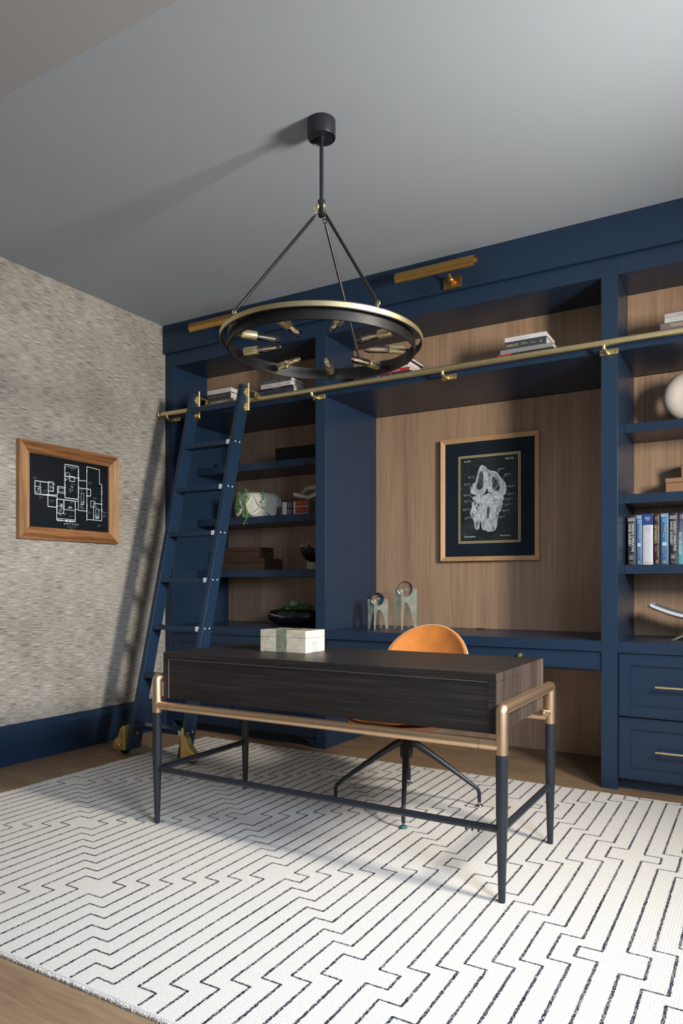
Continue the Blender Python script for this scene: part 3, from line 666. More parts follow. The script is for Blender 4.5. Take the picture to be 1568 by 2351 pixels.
def shell(offz, offn, nu=28, nv=56):
    """seat + back surface; u across, v from front edge to top of the back"""
    g = []
    for j in range(nv + 1):
        v = j / nv
        row = []
        # centreline profile (y, z) and half width
        if v < 0.45:
            s = v / 0.45; y = -0.235 + 0.40 * s; z = 0.425 + 0.012 * (1 - s) ** 2 - 0.018 * math.sin(PI * s)
            w = 0.235 * math.sqrt(max(0.0, 1 - ((1 - s) ** 4) * 0.86)) if s < 1 else 0.235
            w = 0.165 + 0.073 * math.sin(min(1, s * 2.2) * PI / 2); xo_ = -0.045 * (1 - s)
        else:
            s = (v - 0.45) / 0.55; xo_ = 0
            ang = min(1, s * 2.2) * math.radians(78)
            # arc then straight back
            if s < 0.4545:
                y = 0.165 + 0.085 * math.sin(ang); z = 0.425 + 0.085 * (1 - math.cos(ang))
            else:
                k = (s - 0.4545) / 0.5455; sk = math.sin(k * PI / 2); y = 0.165 + 0.0831 + sk * 0.055; z = 0.425 + 0.0673 + sk * 0.357
            hz = (z - 0.655) / (0.425 + 0.0673 + 0.357 - 0.655)
            w = 0.232 if hz < 0 else 0.232 * math.sqrt(max(0.0, 1 - hz * hz))
        for i in range(nu + 1):
            u = -1 + 2 * i / nu
            x = u * w
            dz = 0.035 * (abs(u) ** 2.4) if v < 0.45 else 0.035 * (abs(u) ** 2.4) * max(0, 1 - (v - 0.45) / 0.2)
            dy = 0 if v < 0.45 else -0.075 * (abs(x / 0.243) ** 2.0) * min(1, (v - 0.45) / 0.2)
            row.append((x + xo_, y + dy, z + dz))
        g.append(row)
    return g
G = shell(0, 0); nv_ = len(G); nu_ = len(G[0])
vs = [cl_(*p) for r in G for p in r]; fs = []
jsplit = int(0.45 * (nv_ - 1)) + 4
def skin(j0, j1, name, m_, thick, flip=False):
    v = [cl_(*p) for r in G[j0:j1 + 1] for p in r]; f = []
    for j in range(j1 - j0):
        for i in range(nu_ - 1): f.append((j * nu_ + i, j * nu_ + i + 1, (j + 1) * nu_ + i + 1, (j + 1) * nu_ + i))
    o = MB().add(v, f, 0, True).build(name, m_, T, ang=80)
    so = o.modifiers.new('solid', 'SOLIDIFY'); so.thickness = thick; so.offset = 0
    ss = o.modifiers.new('sub', 'SUBSURF'); ss.levels = 1; ss.render_levels = 1
    return o
skin(0, jsplit, 'seat', M['leather'], 0.030)
skin(jsplit, nv_ - 1, 'backrest', M['leather'], 0.022)
edge = [cl_(G[j][0][0], G[j][0][1], G[j][0][2]) for j in range(jsplit - 6, nv_)] + [cl_(G[j][-1][0], G[j][-1][1], G[j][-1][2]) for j in range(nv_ - 2, jsplit - 7, -1)]
MB().tube(edge, 0.0032, 8).build('piping', M['piping'], T)
MB().lathe([(0, 0.368), (0.10, 0.372), (0.17, 0.386), (0.205, 0.402), (0.21, 0.42), (0, 0.42)], (cx - 0.028, cy - 0.045, 0), seg=36, sx=1.16, sy=0.98).build('seat_shell', M['leather_dark'], T)

# ------------------------------------------------------------------ rug
RX0, RX1, RY0, RY1, RT = -3.29, 0.78, 1.270, 3.775, 0.012
T = MB()
def edge_pts():
    p = []
    n1 = 160; n2 = 110
    j = lambda s=0.004: random.uniform(-s, s)
    for i in range(n1): p.append((RX0 + (RX1 - RX0) * i / n1, RY0 + j(0.0015)))
    for i in range(n2): p.append((RX1 + j(), RY0 + (RY1 - RY0) * i / n2))
    for i in range(n1): p.append((RX1 - (RX1 - RX0) * i / n1, RY1 + j(0.004)))
    for i in range(n2): p.append((RX0 + j(0.006), RY1 - (RY1 - RY0) * i / n2))
    return p
ep = edge_pts(); n = len(ep)
cxr, cyr = (RX0 + RX1) / 2, (RY0 + RY1) / 2
def ins(p, d): return (p[0] + (d if p[0] < cxr else -d) * (1 if abs(p[0] - cxr) > (RX1 - RX0) / 2 - 0.02 else 0), p[1] + (d if p[1] < cyr else -d) * (1 if abs(p[1] - cyr) > (RY1 - RY0) / 2 - 0.02 else 0))
vs = [(x, y, 0.0006) for x, y in ep] + [(x, y, RT * 0.6) for x, y in ep] + [(*ins(p, 0.005), RT) for p in ep]
fs = []
for lay in range(2):
    for i in range(n): k = (i + 1) % n; fs.append((lay * n + i, lay * n + k, (lay + 1) * n + k, (lay + 1) * n + i))
fs.append(tuple(range(2 * n, 3 * n))); T.add(vs, fs, 0)
# the zigzag line pattern
SP = 0.0628; XA = -1.40 + 0.0; SL = 0.775
ZL = RT + 0.0007
def ribbon(x0, y0, x1, y1, w):
    L_ = math.hypot(x1 - x0, y1 - y0); k = max(2, int(L_ / 0.007)); dx, dy = (x1 - x0) / L_, (y1 - y0) / L_
    a = []; 
    for i in range(k + 1):
        t_ = i / k; wa = w * random.uniform(0.35, 0.68); wb = w * random.uniform(0.35, 0.68)
        px, py = x0 + (x1 - x0) * t_, y0 + (y1 - y0) * t_
        a += [(px - dy * wa, py + dx * wa, ZL), (px + dy * wb, py - dx * wb, ZL)]
    T.add(a, [(2 * i, 2 * i + 1, 2 * i + 3, 2 * i + 2) for i in range(k)], 1)
PC = [0.158, 0.984, 1.806, 2.628, 3.45, 4.27, -0.665]           # + family: y = -SL*x + c  (x steps right as y grows), falls to the right
MC = [2.402, 3.262, 4.122, 4.982, 5.84, 1.542, 0.68]            # - family: y = SL*x + c
k0 = int((RX0 - XA) / SP) - 1; k1 = int((RX1 - XA) / SP) + 1
dx_ = SP; stp = SL * SP
gaps = {k: [] for k in range(k0 - 1, k1 + 2)}
for k in range(k0, k1 + 1):
    xk = XA + k * SP; xm_ = xk + SP / 2
    yp = [-SL * xm_ + c_ for c_ in PC]; ym = [SL * xm_ + c_ for c_ in MC]
    for fam, oth, kg in ((yp, ym, k + 1), (ym, yp, k)):
        for yy in fam:
            near = [q for q in oth if abs(q - yy) < stp]
            if near: gaps[k].append((min(yy, near[0]), max(yy, near[0]))); gaps[k + 1].append((min(yy, near[0]), max(yy, near[0])))
            elif RY0 + 0.02 < yy < RY1 - 0.01 and RX0 + 0.02 < xk and xk + SP < RX1 - 0.02: ribbon(xk - 0.002, yy, xk + SP + 0.002, yy, 0.0056)
            gaps[kg].append((yy - stp, yy))
for k in range(k0, k1 + 1):
    xk = XA + k * SP
    if not (RX0 + 0.02 < xk < RX1 - 0.02): continue
    y = RY0 + 0.010
    for g0, g1 in sorted(gaps[k]):
        if g1 <= y: continue
        if g0 >= RY1 - 0.01: break
        if g0 > y + 0.004: ribbon(xk, y, xk, min(g0, RY1 - 0.012), 0.0078)
        y = max(y, g1)
    if y < RY1 - 0.02: ribbon(xk, y, xk, RY1 - 0.012, 0.0078)
rug = T.build('area_rug', [M['rug'], M['rug_line']], None, weld=False)
tag(rug, 'cream wool rug with charcoal zigzag lines under the desk', 'rug')
fr = MB()
for i in range(2600):
    if i >= 1300: x, y, d = random.uniform(RX0, -0.6), RY0 + random.uniform(-0.001, 0.003), (random.uniform(-0.8, 0.8), -0.45)
    elif i % 3: x, y, d = RX0 + random.uniform(-0.004, 0.004), random.uniform(RY0, RY1), (-1, random.uniform(-0.7, 0.7))
    else: x, y, d = random.uniform(RX0, RX1), RY1 + random.uniform(-0.004, 0.002), (random.uniform(-0.7, 0.7), 1)
    l_ = random.uniform(0.004, 0.014); z = random.uniform(0.002, 0.009)
    fr.tube([(x, y, z), (x + d[0] * l_ * 0.6, y + d[1] * l_ * 0.6, z + 0.002), (x + d[0] * l_, y + d[1] * l_, max(0.0015, z - 0.002))], [0.0013, 0.001, 0.0005], 4)
tag(fr.build('fringe', M['rug'], rug), kind='stuff')

# ------------------------------------------------------------------ framed floor plan (left wall)
T = thing('framed_floor_plan', 'white-on-black house floor plan in a wide walnut frame on the left wall', 'picture', (XL, 3.05, 1.33))
fy0, fy1, fz0, fz1 = 2.674, 3.430, 1.328, 1.917; fw = 0.075; xo = XL + 0.0005; xf = XL + 0.034
def miter(y0, z0, y1, z1, yi0, zi0, yi1, zi1, m_, nm):
    vs = [(xo, y0, z0), (xo, y1, z1), (xo, yi1, zi1), (xo, yi0, zi0), (xf, y0, z0), (xf, y1, z1), (xf - 0.010, yi1, zi1), (xf - 0.010, yi0, zi0)]
    MB().add(vs, [(0, 1, 2, 3), (4, 5, 6, 7), (0, 1, 5, 4), (1, 2, 6, 5), (2, 3, 7, 6), (3, 0, 4, 7)]).build(nm, m_, T, 0.001)
a, b, c, d = (fy0, fz0), (fy1, fz0), (fy1, fz1), (fy0, fz1)
ai, bi, ci, di = (fy0 + fw, fz0 + fw), (fy1 - fw, fz0 + fw), (fy1 - fw, fz1 - fw), (fy0 + fw, fz1 - fw)
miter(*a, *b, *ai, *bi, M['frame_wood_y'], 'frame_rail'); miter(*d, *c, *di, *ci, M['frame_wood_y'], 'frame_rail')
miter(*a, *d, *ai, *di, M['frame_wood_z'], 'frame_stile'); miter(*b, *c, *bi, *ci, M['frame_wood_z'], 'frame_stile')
xp = XL + 0.012
pw, ph_ = ci[0] - ai[0], ci[1] - ai[1]
MB().box(xo, xp, ai[0], bi[0], ai[1], ci[1]).build('print', M['ink'], T)
g = MB(); SEG = [0.0]
def seg(u0, v0, u1, v1, w=0.0022, mi=0):     # u to the right 0..1, v up 0..1, on the print
    y0, z0, y1, z1 = ai[0] + u0 * pw, ai[1] + v0 * ph_, ai[0] + u1 * pw, ai[1] + v1 * ph_
    l_ = math.hypot(y1 - y0, z1 - z0); nx, nz = -(z1 - z0) / l_ * w / 2, (y1 - y0) / l_ * w / 2
    SEG[0] += 3e-6; xx = xp + 0.0005 + SEG[0]
    g.add([(xx, y0 + nx, z0 + nz), (xx, y1 + nx, z1 + nz), (xx, y1 - nx, z1 - nz), (xx, y0 - nx, z0 - nz)], [(0, 1, 2, 3)], mi)
def rect(u0, v0, u1, v1, w=0.005, mi=0):
    seg(u0, v0, u1, v0, w, mi); seg(u1, v0, u1, v1, w, mi); seg(u1, v1, u0, v1, w, mi); seg(u0, v1, u0, v0, w, mi)
def poly(ps, w=0.004, mi=0):
    for p, q in zip(ps, ps[1:]): seg(*p, *q, w, mi)
rect(0.075, 0.455, 0.23, 0.635); rect(0.075, 0.455, 0.135, 0.56, 0.003); rect(0.135, 0.455, 0.23, 0.635, 0.003); rect(0.23, 0.52, 0.29, 0.645)
poly([(0.075, 0.455), (0.24, 0.465), (0.34, 0.475), (0.34, 0.60), (0.44, 0.60)]); rect(0.345, 0.51, 0.43, 0.60, 0.003); rect(0.355, 0.53, 0.42, 0.58, 0.002)
rect(0.225, 0.30, 0.335, 0.455); rect(0.43, 0.45, 0.60, 0.93, 0.005); poly([(0.45, 0.90), (0.58, 0.905)], 0.002)
for u in (0.44, 0.47, 0.50, 0.53, 0.56, 0.59): seg(u, 0.74 + 0.02 * ((u * 100) % 3 - 1), u + 0.025, 0.76, 0.005)
rect(0.49, 0.70, 0.55, 0.77, 0.004); poly([(0.60, 0.73), (0.71, 0.735)])
rect(0.60, 0.29, 0.71, 0.62, 0.004); rect(0.635, 0.38, 0.67, 0.55, 0.002); rect(0.71, 0.52, 0.76, 0.62); poly([(0.71, 0.95), (0.71, 0.15)], 0.0045)
poly([(0.71, 0.95), (0.88, 0.935), (0.88, 0.72), (0.91, 0.72), (0.91, 0.17), (0.71, 0.17)], 0.004); rect(0.80, 0.17, 0.91, 0.42, 0.004); rect(0.83, 0.20, 0.87, 0.34, 0.003); rect(0.76, 0.36, 0.82, 0.45, 0.003)
rect(0.33, 0.12, 0.56, 0.42); rect(0.335, 0.22, 0.415, 0.42, 0.003); rect(0.42, 0.28, 0.56, 0.42, 0.003); poly([(0.37, 0.36), (0.395, 0.31), (0.40, 0.36)], 0.003); poly([(0.47, 0.30), (0.485, 0.335), (0.495, 0.30), (0.505, 0.335), (0.52, 0.30)], 0.003); poly([(0.355, 0.24), (0.37, 0.20), (0.385, 0.19)], 0.003)
poly([(0.335, 0.145), (0.56, 0.145)], 0.003); rect(0.56, 0.30, 0.60, 0.42, 0.003)
for u, v in ((0.12, 0.42), (0.05, 0.68), (0.25, 0.39), (0.50, 0.88), (0.50, 0.66), (0.49, 0.40), (0.48, 0.20), (0.73, 0.72), (0.72, 0.28), (0.62, 0.60), (0.63, 0.33), (0.17, 0.52), (0.79, 0.50), (0.92, 0.25), (0.93, 0.30), (0.36, 0.33), (0.26, 0.62), (0.85, 0.10)):
    seg(u, v, u + 0.055, v, 0.0028, 1); seg(u, v - 0.022, u + 0.035, v - 0.022, 0.002, 1)
random.seed(3)
for q in range(90):
    u, v = random.choice([(0.08, 0.46), (0.24, 0.53), (0.80, 0.18), (0.60, 0.31), (0.47, 0.53), (0.34, 0.24), (0.43, 0.70), (0.36, 0.15), (0.84, 0.28)]); u += random.uniform(0, 0.07); v += random.uniform(0, 0.11)
    seg(u, v, u + random.choice([0, 0.018]), v + random.choice([0.02, 0.001]), 0.0024)
for q in range(52):      # doors and windows along the outer walls
    u, v = random.choice([(0.43, random.uniform(.46, .9)), (0.60, random.uniform(.46, .9)), (0.71, random.uniform(.2, .9)), (0.91, random.uniform(.2, .7)), (random.uniform(.34, .55), 0.12)])
    seg(u - 0.006, v, u + 0.006, v, 0.012)
yy = Vector((0, 1, 0)); zz = Vector((0, 0, 1)); xx = xp + 0.0008 + SEG[0]
text(g, 'p a t e l   h o u s e', (xx, ai[0] + 0.42 * pw, ai[1] + 0.062 * ph_), yy, zz, 0.18 * pw, 0.015)
for q, (s_, l_) in enumerate((('THE WILLOW LANE', 0.14), ('NASHVILLE, TN', 0.10), ('2021', 0.04))):
    text(g, s_, (xx, ai[0] + (0.51 - l_ / 2) * pw, ai[1] + (0.040 - 0.018 * q) * ph_), yy, zz, l_ * pw, 0.0055, 1)
g.build('drawing', [M['line_white'], M['line_grey']], T, weld=False)
MB().box(xp + 0.004, xp + 0.0055, ai[0], bi[0], ai[1], ci[1]).build('glass', M['pane'], T)

# ------------------------------------------------------------------ framed anatomy print (niche)
YN = 4.60
px0, px1, pz0, pz1 = -1.914, -1.238, 1.213, 2.044
ypf = YN - 0.045
# the frame hangs a little off the panel; scale its size to the nearer plane
T = thing('framed_anatomy_print', 'framed chalk-style knee bone print with navy mat in the niche', 'picture', ((px0 + px1) / 2, YN, pz0))
kx = 4.556 / 4.60
def nx(x): return x * kx
def nz(z): return 1.06 + (z - 1.06) * kx
X0, X1_, Z0, Z1_ = nx(px0), nx(px1), nz(pz0), nz(pz1)
fwid = 0.030
fm = MB()
def mit(xa, za, xb, zb, xai, zai, xbi, zbi):
    vs = [(xa, YN - 0.001, za), (xb, YN - 0.001, zb), (xbi, YN - 0.001, zbi), (xai, YN - 0.001, zai), (xa, ypf, za), (xb, ypf, zb), (xbi, ypf + 0.012, zbi), (xai, ypf + 0.012, zai)]
    MB().add(vs, [(0, 1, 2, 3), (4, 5, 6, 7), (0, 1, 5, 4), (1, 2, 6, 5), (2, 3, 7, 6), (3, 0, 4, 7)]).build('frame_moulding', M['gold_wood'], T, 0.0015)
f_ = fwid
mit(X0, Z0, X1_, Z0, X0 + f_, Z0 + f_, X1_ - f_, Z0 + f_); mit(X0, Z1_, X1_, Z1_, X0 + f_, Z1_ - f_, X1_ - f_, Z1_ - f_)
mit(X0, Z0, X0, Z1_, X0 + f_, Z0 + f_, X0 + f_, Z1_ - f_); mit(X1_, Z0, X1_, Z1_, X1_ - f_, Z0 + f_, X1_ - f_, Z1_ - f_)
yq = YN - 0.030
MB().box(X0 + f_, X1_ - f_, yq, YN - 0.002, Z0 + f_, Z1_ - f_).build('mat_board', M['mat_board'], T)
ax0, ax1, az0, az1 = nx(-1.788), nx(-1.360), nz(1.331), nz(1.923)
MB().box(ax0, ax1, yq - 0.0010, yq, az0, az1).build('gilt_fillet', M['gold_line'], T)
MB().box(ax0 + 0.006, ax1 - 0.006, yq - 0.0014, yq, az0 + 0.006, az1 - 0.006).build('mat_line', M['mat_board'], T)
MB().box(ax0 + 0.009, ax1 - 0.009, yq - 0.0018, yq, az0 + 0.009, az1 - 0.009).build('inner_fillet', M['gold_line'], T)
sx0_, sx1_, sz0_, sz1_ = ax0 + 0.015, ax1 - 0.015, az0 + 0.015, az1 - 0.015
MB().box(sx0_, sx1_, yq - 0.0022, yq, sz0_, sz1_).build('print', M['chalk'], T)
# drawing coordinates measured on the print: u 0..1 right, v 0..1 up
SW, SH = sx1_ - sx0_, sz1_ - sz0_
g = MB(); LAY = [0.0026]; ST = [0.0]
def pt(u, v, lay): return (sx0_ + u * SW, yq - lay, sz0_ + v * SH)
def smooth(ps, it=2):
    for _ in range(it):
        q = []
        for i in range(len(ps)):
            a_, b_ = ps[i], ps[(i + 1) % len(ps)]
            q += [(a_[0] * .75 + b_[0] * .25, a_[1] * .75 + b_[1] * .25), (a_[0] * .25 + b_[0] * .75, a_[1] * .25 + b_[1] * .75)]
        ps = q
    return ps
def blob(ps, mi, outline=True, lay=None):
    LAY[0] += 0.00012; l_ = LAY[0]; ps = smooth(ps)
    g.add([pt(u, v, l_) for u, v in ps], [tuple(range(len(ps)))], mi)
    if outline:
        c_ = ps; k = len(c_)
        for i in range(k): stroke([c_[i], c_[(i + 1) % k]], 0.0022, 0, l_ + 0.0001)
def stroke(ps, w=0.0014, mi=0, lay=None):
    ST[0] = (ST[0] + 1e-6) % 6e-5; l_ = (lay or LAY[0] + 0.0002)
    for (u0, v0), (u1, v1) in zip(ps, ps[1:]):
        a_ = Vector((u0 * SW, v0 * SH)); b_ = Vector((u1 * SW, v1 * SH)); d_ = b_ - a_; ST[0] = (ST[0] + 1.1e-6) % 8e-5
        if d_.length < 1e-6: continue
        nrm = Vector((-d_.y, d_.x)).normalized() * w / 2; ex = d_.normalized() * w * 0.3; a_ -= ex; b_ += ex
        g.add([(sx0_ + q.x, yq - l_ - ST[0], sz0_ + q.y) for q in (a_ + nrm, b_ + nrm, b_ - nrm, a_ - nrm)], [(0, 1, 2, 3)], mi)
# (u,v) from the photo crop: u=(x-395)/700 , v from bottom (1470 -> 0, 450 -> 1)
def c2(pts): return [((x - 395) / 700.0, 1 - (y - (480 - 0.085 * (x - 395))) / 985.0) for x, y in pts]
blob(c2([(600, 770), (560, 760), (520, 850), (525, 885), (560, 900), (600, 860)]), 1)
blob(c2([(900, 720), (950, 760), (955, 860), (930, 900), (900, 860)]), 1)
blob(c2([(655, 555), (690, 560), (745, 620), (830, 625), (860, 665), (920, 735), (945, 830), (930, 900), (880, 935), (820, 930), (780, 880), (740, 780), (715, 830), (690, 890), (620, 915), (560, 900), (545, 850), (590, 760), (600, 690), (635, 580)]), 1)
blob(c2([(560, 925), (700, 910), (760, 870), (800, 930), (930, 905), (920, 965), (840, 985), (740, 990), (640, 975), (560, 970), (545, 945)]), 1)
blob(c2([(550, 985), (640, 975), (740, 1000), (870, 985), (915, 960), (900, 1050), (850, 1130), (840, 1310), (740, 1330), (710, 1320), (700, 1200), (640, 1120), (560, 1060), (535, 1020)]), 1)
blob(c2([(545, 1030), (580, 1070), (620, 1110), (660, 1160), (635, 1220), (630, 1310), (575, 1310), (570, 1210), (530, 1160), (515, 1105), (535, 1080)]), 1)
blob(c2([(600, 1010), (660, 1080), (690, 1150), (705, 1230), (705, 1320), (665, 1310), (655, 1210), (620, 1130), (570, 1070)]), 1)
# hollows
blob(c2([(655, 600), (690, 700), (665, 780), (600, 860), (620, 690)]), 2, False)
blob(c2([(620, 720), (670, 720), (690, 770), (660, 840), (610, 850), (595, 800)]), 2, False)
blob(c2([(800, 680), (840, 720), (885, 790), (870, 850), (820, 860), (790, 800), (780, 720)]), 2, False)
blob(c2([(725, 1040), (755, 1030), (750, 1160), (735, 1190), (722, 1160)]), 2, False)
blob(c2([(640, 1200), (655, 1230), (655, 1310), (630, 1310)]), 3, False)
blob(c2([(735, 790), (775, 830), (770, 880), (730, 850)]), 1)
blob(c2([(610, 1000), (640, 1020), (630, 1045), (612, 1030)]), 2, False)
stroke(c2([(550, 870), (620, 905), (690, 880), (730, 780), (720, 690), (690, 600)]), 0.0022)
stroke(c2([(790, 880), (830, 925), (900, 920), (935, 870), (930, 760), (870, 690)]), 0.0022)
stroke(c2([(560, 940), (640, 950), (740, 975), (800, 940), (900, 935)]), 0.0016)
stroke(c2([(820, 710), (780, 800)]), 0.0014); stroke(c2([(880, 770), (800, 850)]), 0.0014)
labs = [((860, 600), (860, 655), 'Posterior cruciate'), ((940, 660), (920, 720), 'Anterior cruciate'), ((985, 795), (955, 795), 'Fibular collateral'), ((980, 885), (940, 885), 'Lateral meniscus'), ((962, 945), (925, 945), 'Popliteal tendon'), ((945, 1010), (910, 998), 'Transverse ligament'), ((915, 1080), (880, 1075), 'Head of fibula'), ((870, 1155), (845, 1155), 'Tibial tuberosity'),
        ((490, 700), (580, 720), 'Patellar surface'), ((440, 785), (520, 830), 'Tibial collateral'), ((435, 915), (540, 935), 'Medial meniscus'), ((445, 985), (540, 992), 'Capsule line'), ((430, 1085), (520, 1085), 'Pes anserinus'), ((450, 1185), (530, 1180), 'Tibial shaft')]
X_ = Vector((1, 0, 0)); Z_ = Vector((0, 0, 1))
ROWL = LAY[0] + 0.0004
for p, q, s_ in labs:
    u, v = c2([p])[0]; wl = 0.105
    o_ = Vector(pt(u, v, ROWL)); text(g, s_, o_, X_, Z_, wl * SW, 0.0050, 3 if False else 0)
    text(g, 'ligament', o_ - Z_ * 0.0085, X_, Z_, 0.05 * SW, 0.0042, 0)
    stroke([( (u + wl, v) if p[0] < 700 else (u, v) ), c2([q])[0]], 0.0012, 0, ROWL)
text(g, 'Fig. XXIII', pt(0.07, 0.945, ROWL), X_, Z_, 0.11 * SW, 0.012, 0); text(g, 'Plate XLIII', pt(0.79, 0.945, ROWL), X_, Z_, 0.13 * SW, 0.012, 0)
text(g, 'Codex Anatomicus', pt(0.07, 0.045, ROWL), X_, Z_, 0.20 * SW, 0.012, 0); text(g, 'Bone anatomy', pt(0.70, 0.045, ROWL), X_, Z_, 0.17 * SW, 0.012, 0)
g.build('drawing', [M['line_white'], M['bone'], M['bone_dark'], M['chalk']], T, weld=False)
MB().box(X0 + f_, X1_ - f_, ypf + 0.0125, ypf + 0.0140, Z0 + f_, Z1_ - f_).build('glass', M['pane'], T)

# ------------------------------------------------------------------ books
def lying_book(label, x0, x1, z0, th, depth, col, yf=3.965, texts=(), group=None, dy=0.0, pages=True):
    """spine toward the room; x0..x1 is the spine length"""
    y0 = yf + dy; T = thing('book', label, 'book', ((x0 + x1) / 2, y0 + depth / 2, z0), group)
    c = 0.0022; m_ = col if not isinstance(col, tuple) else flat('cover', col, 0.45)
    b = MB().box(x0, x1, y0 + 0.003, y0 + depth, z0, z0 + c).box(x0, x1, y0 + 0.003, y0 + depth, z0 + th - c, z0 + th).box(x0, x1, y0, y0 + 0.004, z0, z0 + th)
    cv = b.build('cover', m_, T, 0.0006)
    MB().box(x0 + 0.003, x1 - 0.003, y0 + 0.004, y0 + depth - 0.004, z0 + c, z0 + th - c).build('pages', M['paper'], T)
    if texts:
        g = MB(); ms = []
        for (s_, u, l_, hv, h, tc) in texts:
            if tc not in ms: ms.append(tc)
            text(g, s_, (x0 + u * (x1 - x0), y0 - 0.0006, z0 + hv * th), (1, 0, 0), (0, 0, 1), l_ * (x1 - x0), h * th, ms.index(tc))
        g.build('lettering', [M.get(k) or flat('ink_' + k, COLS[k]) for k in ms], cv, weld=False)
    return T
COLS = {'t_grey': (0.30, 0.29, 0.30), 't_white': (0.75, 0.75, 0.75), 't_gold': (0.62, 0.42, 0.22), 't_black': (0.01, 0.01, 0.012), 't_cream': (0.66, 0.56, 0.36), 't_orange': (0.75, 0.38, 0.18), 't_rose': (0.28, 0.24, 0.28), 't_red': (0.5, 0.03, 0.02)}
for k, c in COLS.items(): M[k] = flat(k, c)
ZB = ZS1 + 0.0005
g1 = 'books lying behind the ladder top'
lying_book('mottled cream and brown book at the bottom of the stack behind the ladder', -3.475, -3.215, ZB, 0.042, 0.16, flat('mottled', (0.30, 0.22, 0.15)), texts=(('Luxe collection', 0.12, 0.72, 0.35, 0.5, 't_white'),), group=g1)
lying_book('charcoal book in the middle of the stack behind the ladder', -3.456, -3.238, ZB + 0.043, 0.046, 0.155, (0.045, 0.045, 0.050), texts=(('Masterpieces', 0.08, 0.32, 0.45, 0.2, 't_gold'), ('ARCHITECTURE', 0.5, 0.3, 0.45, 0.15, 't_grey')), group=g1)
lying_book('white book on top of the stack behind the ladder', -3.452, -3.234, ZB + 0.090, 0.030, 0.165, (0.62, 0.58, 0.58), texts=(('Collected Essays', 0.45, 0.3, 0.3, 0.3, 't_grey'),), group=g1)
g2 = 'books lying on the upper shelf right of the ladder'
lying_book('wide dark blue book with black lettering under the stack right of the ladder', -3.006, -2.700, ZB, 0.050, 0.19, (0.030, 0.042, 0.066), texts=(('Chris Bowden', 0.2, 0.6, 0.3, 0.55, 't_black'),), group=g2)
lying_book('thin black book under the white one, right of the ladder', -3.000, -2.706, ZB + 0.051, 0.014, 0.18, (0.010, 0.010, 0.012), texts=(('Modern Living', 0.45, 0.2, 0.3, 0.4, 't_white'),), group=g2)
lying_book('pale pink-white book in the stack right of the ladder', -2.972, -2.722, ZB + 0.066, 0.030, 0.185, (0.58, 0.50, 0.49), texts=(('DOPESICK', 0.06, 0.32, 0.3, 0.4, 't_grey'), ('Beth Macy', 0.5, 0.22, 0.3, 0.4, 't_grey'), ('LB', 0.85, 0.08, 0.3, 0.45, 't_grey')), group=g2)
lying_book('dark grey book on top of the stack right of the ladder', -2.964, -2.722, ZB + 0.097, 0.024, 0.185, (0.055, 0.055, 0.060), texts=(('Northern Architecture', 0.06, 0.5, 0.3, 0.35, 't_grey'), ('Studio', 0.65, 0.15, 0.3, 0.35, 't_grey')), group=g2)
g3 = 'books lying behind the chandelier ring'
lying_book('navy book with white lettering at the bottom of the stack behind the chandelier', -2.150, -1.838, ZB, 0.032, 0.20, (0.020, 0.030, 0.062), texts=(('Fletcher Benton', 0.25, 0.52, 0.22, 0.6, 't_white'), ('A', 0.03, 0.05, 0.2, 0.5, 't_white'), ('AB', 0.9, 0.05, 0.2, 0.5, 't_white')), group=g3)
lying_book('red book in the stack behind the chandelier', -2.145, -1.852, ZB + 0.033, 0.020, 0.18, (0.42, 0.025, 0.018), texts=(('THE GREATEST OF THE AGE', 0.1, 0.3, 0.3, 0.35, 't_white'), ('NEIL SHEEHAN', 0.62, 0.17, 0.3, 0.35, 't_white')), group=g3)
lying_book('white book above the red one behind the chandelier', -2.085, -1.860, ZB + 0.054, 0.014, 0.20, (0.66, 0.64, 0.64), group=g3)
lying_book('dark navy book near the top of the stack behind the chandelier', -2.080, -1.862, ZB + 0.069, 0.030, 0.19, (0.022, 0.024, 0.040), group=g3)
lying_book('white-paged black book on top of the stack behind the chandelier', -2.078, -1.850, ZB + 0.100, 0.018, 0.21, (0.016, 0.016, 0.020), group=g3)
g4 = 'books lying in the middle of the upper shelf'
b4 = lying_book('black and red book at the bottom of the middle stack on the upper shelf', -1.300, -0.988, ZB, 0.030, 0.20, (0.012, 0.010, 0.012), texts=(('Paul Pena', 0.27, 0.12, 0.35, 0.35, 't_white'), ('Jennifer Blackburn', 0.72, 0.24, 0.35, 0.35, 't_white')), group=g4)
MB().box(-1.3005, -1.225, 3.9642, 3.966, ZB + 0.0002, ZB + 0.0302).build('red_panel', flat('red_spine', (0.45, 0.03, 0.02)), b4)
lying_book('grey book under the green one in the middle stack on the upper shelf', -1.286, -0.990, ZB + 0.031, 0.024, 0.21, (0.24, 0.235, 0.24), texts=(('A MATTER OF CLASS', 0.05, 0.5, 0.3, 0.42, 't_rose'), ('NEWTON', 0.6, 0.14, 0.35, 0.35, 't_rose')), group=g4)
lying_book('dark green book with gold lettering in the middle stack on the upper shelf', -1.258, -1.026, ZB + 0.056, 0.040, 0.18, (0.035, 0.048, 0.050), texts=(('SHERLOCK', 0.03, 0.31, 0.28, 0.36, 't_gold'), ('ARTHUR', 0.40, 0.11, 0.56, 0.13, 't_gold'), ('CONAN DOYLE', 0.385, 0.18, 0.36, 0.13, 't_gold'), ('VOLUME ONE', 0.62, 0.12, 0.36, 0.16, 't_gold'), ('SI', 0.85, 0.04, 0.3, 0.25, 't_white')), group=g4)
lying_book('white book on top of the middle stack on the upper shelf', -1.260, -1.026, ZB + 0.097, 0.024, 0.20, (0.62, 0.59, 0.63), texts=(('The Human Experience', 0.1, 0.5, 0.3, 0.35, 't_grey'), ('P', 0.93, 0.02, 0.3, 0.4, 't_grey')), group=g4)
g5 = 'books lying on the upper shelf of the right bay'
